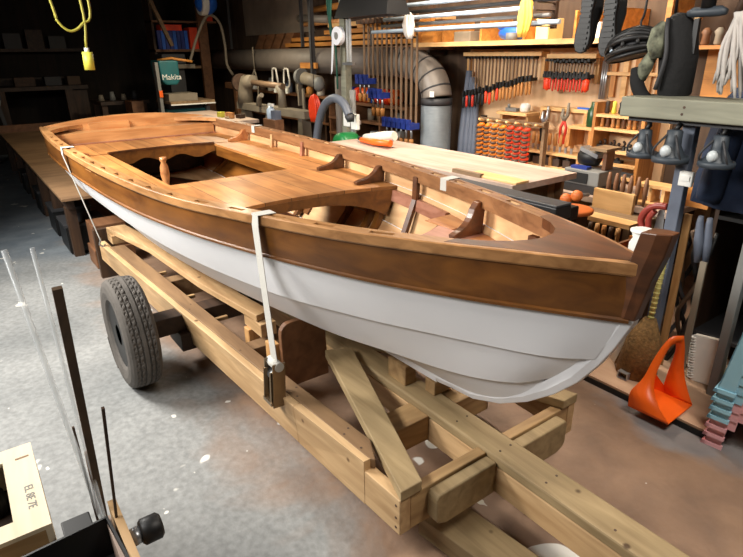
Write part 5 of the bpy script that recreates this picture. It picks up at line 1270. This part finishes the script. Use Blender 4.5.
# bundle of blue-grey tubes/boards right of the hose
for i, (dx, r_) in enumerate(((0,.05),(.09,.045),(.16,.04),(.22,.035))):
    solo('wrapped_tube', MB().tube([(-3.72+dx*.9,2.99,.0),(-3.72+dx*.8,3.04,.8),(-3.70+dx*.55,3.08,1.46-.06*i)], [r_*.6,r_*.9,r_*.7], 12), 'blue_grey', f'blue-grey wrapped tube leaning right of the ribbed hose, {ORD[i]} of four', 'tube', 'wrapped tubes by the ribbed hose')
for i, (x, lab) in enumerate(((-4.22,'yellow spirit level leaning behind the bar clamps, left one'),(-4.14,'yellow spirit level leaning next to the ribbed hose, right one'))):
    solo('spirit_level', MB().beam((x-.10,2.98,.0),(x,3.12,1.05),.05,.03,up=(1,0,0)), 'yellow', lab, 'level', 'spirit levels')
# cubby shelf
cu_ = thing('cubby_shelf', 'brown open cubby shelf with coloured strap rolls behind the boat', 'shelves', (-5.3,3.0,0))
for z in (.62,.82,1.03): obj('shelf', MB().box(-6.1,-4.45,2.86,3.19,z,z+.03), 'brown_board', cu_)
for x in (-6.1,-5.5,-4.98,-4.48): obj('divider', MB().box(x,x+.03,2.87,3.19,0,.6195).box(x,x+.03,2.87,3.19,.6505,.8195).box(x,x+.03,2.87,3.19,.8505,1.0295), 'brown_board', cu_)
for i in range(7):
    x = -5.62+.145*i; c_ = ('blue','red_clamp','orange','blue_bright','red_clamp','red_clamp','orange')[i]
    nm_ = {'blue':'dark blue','red_clamp':'orange-red','orange':'orange','blue_bright':'bright blue'}[c_]
    t = thing('strap_roll', f'{nm_} strap roll, {ORD[i]} on top of the cubby shelf', 'strap roll', (x,2.95,1.061), 'strap rolls on the cubby shelf')
    obj('roll', MB().lathe([(.02,-.05),(.085,-.05),(.09,-.03),(.09,.03),(.085,.05),(.02,.05)], (x,2.95,1.151), 'x', 18), c_, t); obj('core', MB().cyl((x-.052,2.95,1.151),(x+.052,2.95,1.151),.018,n=10), 'dark_grey', t)
for i, (x, z, m_, h_) in enumerate(((-5.9,.8505,'cast',.13),(-5.7,.8505,'paper',.10),(-5.3,.8505,'cast',.14),(-5.1,.8505,'old_board',.12),(-4.75,.8505,'grey',.12),(-5.8,.6505,'old_board',.12),(-5.25,.6505,'white',.06),(-4.7,.6505,'paper',.11))):
    solo('shelf_tin', MB().cyl((x,3.0,z),(x,3.0,z+h_),.05,n=14), m_, f'{("grey","pale","grey","brown","grey","brown","white","pale")[i]} tin, {ORD[i if i < 5 else i-5]} in the {"upper" if i < 5 else "lower"} row of the cubby shelf', 'tin', 'tins in the cubby shelf')
# dust hose over the stand with a white switch box
hs = thing('vacuum_hose', 'grey vacuum hose bending over behind the far gunwale', 'hose', (-4.6,1.8,.2))
obj('hose', MB().tube(smooth_path([(-4.75,1.80,.0),(-4.72,1.80,.45),(-4.64,1.80,.85),(-4.50,1.80,1.12),(-4.30,1.80,1.225),(-4.12,1.80,1.19),(-4.02,1.80,1.08)], 8), .042, 16), 'hose', hs)
obj('nozzle', MB().tube([(-4.02,1.80,1.08),(-4.0,1.80,1.03)], [.05,.035], 14), 'dark_grey', hs)
sb = thing('switch_stand', 'white switch boxes on a slim stand behind the far gunwale', 'switch', (-4.2,2.0,0))
obj('stem', MB().cyl((-4.22,1.98,0),(-4.22,1.98,1.30),.03,n=12), 'grey', sb); obj('switch_box', MB().box(-4.30,-4.19,1.91,1.949,.95,1.09), 'white', sb, bevel=.006); obj('switch_box', MB().box(-4.165,-4.06,1.91,1.949,.93,1.08), 'white', sb, bevel=.006); obj('button', MB().cyl((-4.115,1.9095,1.02),(-4.115,1.90,1.02),.014,n=12), 'black', sb); obj('bracket', MB().box(-4.30,-4.06,1.9495,1.965,.98,1.02), 'steel', sb)
# old lathe
la = thing('wood_lathe', 'old grey wood lathe standing under the duct', 'lathe', (-6.5,2.3,0))
obj('bed', MB().beam((-7.55,2.25,.94),(-5.55,2.25,.94),.16,.09), 'cast', la)
for x in (-7.4,-6.6,-5.7): obj('leg', MB().hexa([(x-.10,2.17,0),(x+.10,2.17,0),(x+.10,2.33,0),(x-.10,2.33,0),(x-.05,2.19,.894),(x+.05,2.19,.894),(x+.05,2.31,.894),(x-.05,2.31,.894)]), 'cast', la)
obj('headstock', MB().tube([(-7.40,2.25,.985),(-7.38,2.25,1.15),(-7.30,2.25,1.28),(-7.1,2.25,1.30)], [.12,.10,.10,.07], 14), 'cast', la); obj('spindle', MB().cyl((-7.15,2.25,1.27),(-6.2,2.25,1.25),.04,n=12), 'bar_steel', la); obj('tailstock', MB().tube([(-6.25,2.25,.985),(-6.25,2.25,1.15),(-6.3,2.25,1.25)], [.06,.045,.06], 12), 'cast', la); obj('tool_rest', MB().tube([(-6.75,2.15,.985),(-6.72,2.15,1.10),(-6.6,2.13,1.13)], [.04,.03,.03], 10), 'cast', la); obj('pulley', MB().cyl((-7.55,2.25,1.25),(-7.47,2.25,1.25),.13,n=20), 'rust', la)
gd = thing('bench_grinder', 'pale grey grinder with hanging belts above the lathe', 'grinder', (-5.9,2.5,1.2))
obj('motor', MB().cyl((-6.15,2.55,1.34),(-5.80,2.55,1.30),.08,n=16), 'cast', gd); obj('wheel', MB().cyl((-6.28,2.55,1.36),(-6.22,2.55,1.36),.10,n=20), 'grey', gd); obj('cap', MB().sph((-5.76,2.52,1.28),(.08,.07,.09)), 'grey', gd); obj('belt', MB().box(-6.32,-6.29,2.52,2.58,.99,1.40), 'cast', gd); obj('belt', MB().box(-6.06,-6.02,2.44,2.46,.88,1.22), 'cast', gd); obj('bracket', MB().box(-6.05,-6.01,2.58,2.64,1.30,3.1), 'dark_grey', gd)
solo('wood_tag', MB().box(-6.35,-5.95,2.60,2.632,1.46,1.53), 'amber_wood', 'small amber board fixed on the front of the duct', 'board')
rg = thing('red_rag', 'red rag hanging on a hook left of the vacuum hose', 'rag', (-5.2,2.1,.9))
obj('folds', drape([(.90,.05,.03,-.02),(.96,.09,.04,-.01),(1.06,.11,.045,0),(1.14,.09,.04,0),(1.19,.05,.03,.01),(1.21,.01,.01,.01)], -5.22, 2.12, 5, amp=.22), 'red_clamp', rg)
obj('hook', MB().cyl((-5.21,2.12,1.2),(-5.21,2.12,3.1),.004), 'black', rg)
# clutter behind the lathe
ss = thing('rear_shelf', 'long brown shelf below the duct behind the lathe', 'shelf', (-7.8,3.0,.9))
obj('board', MB().box(-9.3,-6.25,2.95,3.198,1.05,1.08), 'brown_board', ss); obj('lower_board', MB().box(-9.3,-6.25,2.95,3.198,.70,.73), 'brown_board', ss)
for x in (-9.2,-7.8,-6.35): obj('upright', MB().box(x-.02,x+.02,2.96,3.19,0,1.0495) if False else MB().box(x-.02,x+.02,2.96,3.19,0,.6995).box(x-.02,x+.02,2.96,3.19,.7305,1.0495), 'dark_wood_z', ss)
for i in range(9):
    x = -9.05+.31*i; h_ = (.16,.22,.12,.2,.14,.18,.24,.13,.17)[i]
    solo('jar', MB().lathe([(.05,0),(.056,.01),(.056,h_*.7),(.03,h_*.85),(.03,h_)], (x,3.04,1.0805), n=12), ('cast','white','rust','paper','grey','blue_grey','cast','amber_wood','paper')[i], f'jar on the brown shelf below the duct, {ORD[i]} of nine', 'jar', 'jars on the brown shelf below the duct')
solo('paint_box', MB().box(-5.72,-5.42,1.70,1.82,0,.93), 'brown_board', 'brown box standing beyond the far gunwale left of the vacuum hose', 'box', bevel=.004)
t = thing('spray_bottle', 'white and blue spray bottle standing on the brown box left of the vacuum hose', 'bottle', (-5.6,1.75,.9305))
obj('body', MB().lathe([(.045,0),(.05,.01),(.05,.10),(.02,.14)], (-5.62,1.76,.9305), n=14), 'blue_pipe', t); obj('trigger', MB().box(-5.66,-5.55,1.745,1.775,1.0705,1.10), 'white', t)
solo('blue_carton', MB().box(-5.54,-5.44,1.72,1.80,.9305,1.03), 'blue_grey', 'blue-grey carton right of the spray bottle', 'carton')
solo('wood_beam', MB().box(-8.6,-7.9,2.45,2.55,1.13,1.22).box(-8.3,-8.2,2.46,2.54,0,1.13), 'brown_board', 'brown timber block on a post left of the lathe', 'block', bevel=.004)
hc_ = thing('thin_rope', 'pale thin rope hanging in an A-shape under the duct left of the lathe', 'rope', (-7.8,2.6,1.0))
obj('strand', MB().tube(smooth_path([(-7.80,2.62,1.42),(-7.95,2.6,1.2),(-8.05,2.6,.95)], 5), .014, 6), 'cast', hc_); obj('strand', MB().tube(smooth_path([(-7.80,2.62,1.42),(-7.68,2.6,1.2),(-7.72,2.6,.90)], 5), .014, 6), 'cast', hc_); obj('loop', MB().tube([(-7.80,2.62,1.42),(-7.80,2.62,1.74)], .01), 'cast', hc_)
for i, (x, lab) in enumerate(((-7.1,'white coiled cable hanging on the duct above the lathe, left one'),(-6.75,'white coiled cable hanging on the duct above the lathe, right one'))):
    t = thing('coiled_cable', lab, 'cable', (x,2.6,1.3), 'coiled cables on the duct')
    obj('coil', MB().tube([(x+.09*math.sin(a*PI/8),2.60+.01*math.cos(a),1.45-.14*(1-math.cos(a*PI/8))*.9) for a in range(17)], .014, 6), 'paper', t); obj('plug', MB().box(x-.03,x+.03,2.585,2.615,1.12,1.19), 'white', t)
solo('grey_post', MB().cyl((-4.95,2.30,0),(-4.95,2.30,1.4),.05,n=14), 'duct_dark', 'dark grey pipe standing left of the switch stand', 'pipe')
# ================================================================ FAR LEFT END
def hangcord(t, a, b, sag, mat, r=.014, nm='cord'):
    a, b = Vector(a), Vector(b)
    pts = [a.lerp(b, k/8)+Vector((0,0,-sag*4*(k/8)*(1-k/8))) for k in range(9)]
    return obj(nm, MB().tube(smooth_path(pts, 3), r, 8), mat, t)
pc = thing('pendant_socket', 'yellow-green socket on a hanging cord above the stern', 'socket', (-4.6,-.25,1.6))
e = Vector((-4.600, -0.325, 1.541)); e2 = Vector((-4.600, -0.322, 1.676))
d_ = (e2-e).normalized()
obj('body', MB().cyl(e, e2, .040, n=14), 'yellow', pc); obj('neck', MB().cyl(e2, e2+d_*.03, .018, n=10), 'white', pc)
obj('cord', MB().tube(smooth_path([e2+d_*.03, (-4.600, -0.303, 2.050), (-4.6,-.42,3.08)], 5), .010, 8), 'yellow_cord', pc)
obj('cord_loop', MB().tube(smooth_path([(-4.6,-.70,3.08), (-4.600, -0.513, 2.043), (-4.600, -0.493, 1.905), (-4.600, -0.416, 1.829), (-4.600, -0.321, 1.880), (-4.600, -0.245, 2.052), (-4.6,-.38,3.08)], 6), .010, 8), 'yellow_cord', pc)
# thicknesser with brand lettering
PX = -8.0
mk = thing('planer_machine', 'teal planing machine standing behind the stern of the boat', 'machine', (-8,1.3,0))
a_ = (-8.000, 1.220, 1.566); b_ = (-8.000, 1.525, 1.206)
obj('head', MB().prism([(-7.98,a_[1]+.02,1.57),(-7.98,b_[1],1.57),(-7.98,b_[1],1.30),(-7.98,b_[1]-.05,1.24),(-7.98,a_[1]+.10,1.24),(-7.98,a_[1]+.04,1.30)], (-.40,0,0)), 'teal', mk, bevel=.02)
obj('left_column', MB().box(-8.1,-7.98,a_[1]-.03,a_[1]+.015,.66,1.55), 'grey', mk); obj('base', MB().box(-8.4,-7.95,a_[1]+.04,a_[1]+.62,.70,.90), 'teal', mk, bevel=.015); obj('right_column', MB().box(-8.05,-7.98,a_[1]+.64,a_[1]+.70,.55,.92), 'grey', mk)
obj('table', MB().box(-8.45,-7.80,a_[1]+.06,a_[1]+.72,.985,1.02), 'old_board', mk); obj('table_lip', MB().box(-7.799,-7.78,a_[1]+.06,a_[1]+.72,.97,.985), 'white', mk); obj('roller_bed', MB().box(-8.3,-7.9,a_[1]+.08,a_[1]+.5,1.0205,1.12), 'cast', mk); obj('orange_band', MB().box(-7.979,-7.96,a_[1]-.03,a_[1]+.02,1.08,1.17), 'orange', mk); obj('bed_support', MB().box(-8.35,-8.0,a_[1]+.10,a_[1]+.6,.9005,.9845), 'dark_grey', mk)
text('brand_lettering', 'Makita', .105, 'white', mk, (-7.972,(a_[1]+b_[1])/2+.03,1.345), (PI/2,0,PI/2), .002)
obj('crank', MB().tube([(-8.1,a_[1]+.05,1.575),(-8.0,a_[1]+.22,1.60),(-7.95,a_[1]+.38,1.57),(-7.95,a_[1]+.5,1.55)], .018, 8), 'amber_wood', mk)
for y in (a_[1],a_[1]+.62):
    for x in (-8.35,-7.98): obj('stand_leg', MB().box(x-.025,x+.025,y-.025,y+.025,0,.6995 if y > a_[1]+.1 else .6595), 'grey', mk)
# storage shelf beyond, hanging ball with hose
fs_ = thing('storage_shelf', 'shelf of blue folders and orange boxes near the far corner', 'shelves', (-9.6,2.1,0))
X = -9.6
obj('shelf', MB().box(-9.95,-9.55,1.70,2.60,1.69,1.73), 'brown_board', fs_); obj('shelf', MB().box(-9.95,-9.55,1.70,2.80,2.14,2.17), 'brown_board', fs_); obj('upright', MB().box(-9.60,-9.53,2.46,2.62,0,2.7), 'brown_board', fs_); obj('upright', MB().box(-9.94,-9.60,1.70,1.74,0,2.7), 'dark_wood_z', fs_); obj('lower_shelf', MB().box(-9.95,-9.61,1.75,2.6,1.42,1.46), 'old_board', fs_)
for i in range(8):
    y = 1.78+.065*i
    solo('blue_folder', MB().box(-9.90,-9.62,y,y+.056,1.7305,2.02), 'blue_bright' if i % 3 == 1 else 'blue', f'blue folder, {ORD[i]} in the row on the far corner shelf', 'folder', 'folders on the far corner shelf')
for i, (y, z, w_, h_) in enumerate(((2.32,1.7305,.16,.34),(2.62,2.1705,.14,.2),(1.85,2.03,.35,.09))):
    solo('orange_box', MB().box(-9.86,-9.605,y,y+w_,z if i < 2 else 2.0205,(z if i < 2 else 2.0205)+h_), 'red_clamp', ('orange box right of the blue folders','orange box above the far corner shelf','flat orange box lying on the blue folders')[i], 'box')
bl = thing('hanging_ball', 'blue and white ball hanging near the far corner shelf', 'ball', (-8.6,1.9,2.1))
q = Vector((-8.600, 2.280, 2.377))
obj('shell', MB().sph(q, .17, 20), 'blue_bright', bl); obj('white_band', MB().lathe([(.172,-.05),(.178,-.03),(.178,.03),(.172,.05)], tuple(q+Vector((0,-.06,0))), 'y', 24), 'white', bl); obj('cord', MB().cyl(q+Vector((0,0,.165)), (q[0],q[1],3.1), .012), 'black', bl)
hq = thing('hanging_hose', 'beige hose looping down below the blue and white ball', 'hose', (-8.6,1.9,1.3))
obj('hose', MB().tube(smooth_path([(-8.600, 1.917, 1.537), (-8.600, 2.054, 1.853), (-8.600, 2.218, 2.138), (-8.600, 2.340, 2.211), (-8.600, 2.472, 2.086), (-8.600, 2.520, 1.780), (-8.600, 2.521, 1.495), (-8.600, 2.606, 1.325)], 6), .022, 10), 'cast', hq)
solo('leaning_pole', MB().beam((-9.000, 1.454, 2.685), (-9.000, 1.800, 1.774), .07, .05), 'old_board', 'grey-brown pole leaning diagonally near the far corner', 'pole')
mg = thing('far_machine', 'dark machine with a grey table between the planer and the far shelf', 'machine', (-9.2,2.0,0))
obj('table', MB().box(-9.4,-8.9,1.55,2.10,1.44,1.50), 'cast', mg); obj('column', MB().box(-9.3,-9.0,1.7,1.95,0,1.4395), 'dark_grey', mg); obj('motor', MB().box(-9.35,-8.95,1.6,1.98,1.5005,1.66), 'dark_grey', mg, bevel=.02)
fb = thing('far_bench', 'dim wooden workbench against the far end wall', 'workbench', (-10.8,0,0))
obj('top', MB().box(-11.3,-10.5,-1.4,.75,1.12,1.18), 'dark_wood', fb); obj('leg', MB().box(-10.6,-10.5,-.62,-.5,0,1.1195), 'dark_wood_z', fb); obj('leg', MB().box(-10.6,-10.5,.38,.50,0,1.1195), 'dark_wood_z', fb); obj('panel', MB().box(-10.62,-10.60,.50,.74,.1,1.1), 'dark_wood_z', fb); obj('back_board', MB().box(-11.4,-11.32,-1.4,.75,1.1805,1.3), 'dark_wood', fb)
sl = thing('far_shelf', 'dim shelf high on the far end wall', 'shelf', (-11.3,-.2,1.7))
obj('board', MB().box(-11.575,-11.2,-1.6,.9,1.72,1.77), 'dark_wood', sl)
for i in range(6):
    y = -1.3+.34*i; solo('dark_box', MB().box(-11.5,-11.25,y,y+.26,1.7705,1.7705+(.2,.28,.16,.24,.3,.2)[i]), ('dark_wood','black','rust','dark_grey','dark_wood','black')[i], f'dim box on the high far shelf, {ORD[i]} of six', 'box', 'boxes on the high far shelf')
for i, (y, z, w_) in enumerate(((-.3,1.1805,.3),(.15,1.1805,.25),(.5,1.1805,.2))):
    solo('dim_box', MB().box(-11.1,-10.8,y,y+w_,z,z+.14), ('rust','dark_grey','gunk_brown')[i], f'dim object on the far workbench, {ORD[i]} of three', 'box', 'objects on the far workbench')
gl = thing('saw_stand', 'grey tubular stand at the left edge behind the brown trolley', 'stand', (-10.2,-.9,0))
obj('leg', MB().beam((-10.1,-.95,.0),(-10.2,-.62,1.02),.05,.05,up=(1,0,0)), 'grey', gl); obj('leg', MB().beam((-10.1,-.55,.0),(-10.2,-.66,1.02),.05,.05,up=(1,0,0)), 'dark_grey', gl); obj('table', MB().box(-10.5,-10.0,-1.3,-.60,1.03,1.09), 'dark_grey', gl); obj('head', MB().sph((-10.2,-.82,1.2),(.12,.12,.11)), 'cast', gl)
t3 = thing('rear_bench', 'dim bench with machine parts behind the transom', 'bench', (-9.5,.6,0))
obj('top', MB().box(-9.9,-9.1,.62,1.35,.93,.98), 'dark_wood', t3)
for x in (-9.8,-9.2):
    for y in (.68,1.28): obj('leg', MB().box(x-.04,x+.04,y-.04,y+.04,0,.9295), 'dark_wood_z', t3)
for i in range(4):
    y = .7+.17*i; solo('machine_part', MB().cyl((-9.4,y,.9805),(-9.4,y,1.07+.04*(i % 2)),.05,.03,12), ('cast','grey','cast','dark_grey')[i], f'machine part on the dim bench behind the transom, {ORD[i]} of four', 'machine part', 'parts on the dim bench')
solo('wood_crate', MB().box(-9.0,-8.6,.95,1.12,0,.98).box(-9.0,-8.6,.95,1.12,.981,1.0), 'brown_board', 'brown wood block left of the teal machine', 'block')
# ================================================================ LIGHTS AND CAMERA
def area(name, loc, target, sx, sy, power, col, spread=PI):
    l = bpy.data.lights.new(name, 'AREA'); l.shape = 'RECTANGLE'; l.size = sx; l.size_y = sy; l.energy = power; l.color = col; l.spread = spread
    o = bpy.data.objects.new(name, l); COL.objects.link(o); o.location = loc
    o.rotation_euler = (Vector(target)-Vector(loc)).to_track_quat('-Z', 'Y').to_euler(); return o
area('boat_light', (-3.7,-2.2,2.65), (-2.8,0,.7), 1.6, .6, 112, (1,.965,.90), math.radians(130))
area('front_fill', (-1.2,-2.9,2.6), (-1.2,0,.7), 1.6, .6, 55, (1,.98,.94))  # added fill from the camera side, not a known lamp
area('bow_fill', (.6,.3,2.95), (-.1,.9,0), .9, .4, 40, (1,.92,.82))  # added to brighten the floor at right and the stem
area('bench_light', (-2.5,1.75,2.85), (-2.4,2.7,.9), 1.8, .4, 105, (1,.86,.70))
area('shelf_light', (-3.6,2.2,2.95), (-3.6,3.2,1.7), 1.8, .15, 10, (1,.80,.55))
area('rear_bench_fill', (-6.6,1.6,2.3), (-6.6,1.5,.9), .5, .25, 34, (1,.88,.64))  # small added fill for the glare on the side table
w = bpy.data.worlds.new('room'); w.use_nodes = True; SC.world = w
w.node_tree.nodes['Background'].inputs[0].default_value = (.02,.02,.021,1)
cam = bpy.data.cameras.new('camera'); co = bpy.data.objects.new('camera', cam); COL.objects.link(co)
cam.sensor_fit = 'HORIZONTAL'; cam.sensor_width = 36; cam.lens = CAMF/743*36; cam.clip_start = .02
co.location = CAML
fw = Vector((math.cos(CAMY)*math.cos(CAMP), math.sin(CAMY)*math.cos(CAMP), -math.sin(CAMP)))
r = Vector((math.sin(CAMY), -math.cos(CAMY), 0)); u = r.cross(fw)
r2 = r*math.cos(CAMR)+u*math.sin(CAMR); u2 = -r*math.sin(CAMR)+u*math.cos(CAMR)
co.rotation_euler = Matrix((r2, u2, -fw)).transposed().to_euler()
SC.camera = co
vs = SC.view_settings; vs.view_transform = 'Standard'; vs.look = 'None'; vs.gamma = 1; vs.use_curve_mapping = False; vs.exposure = .42
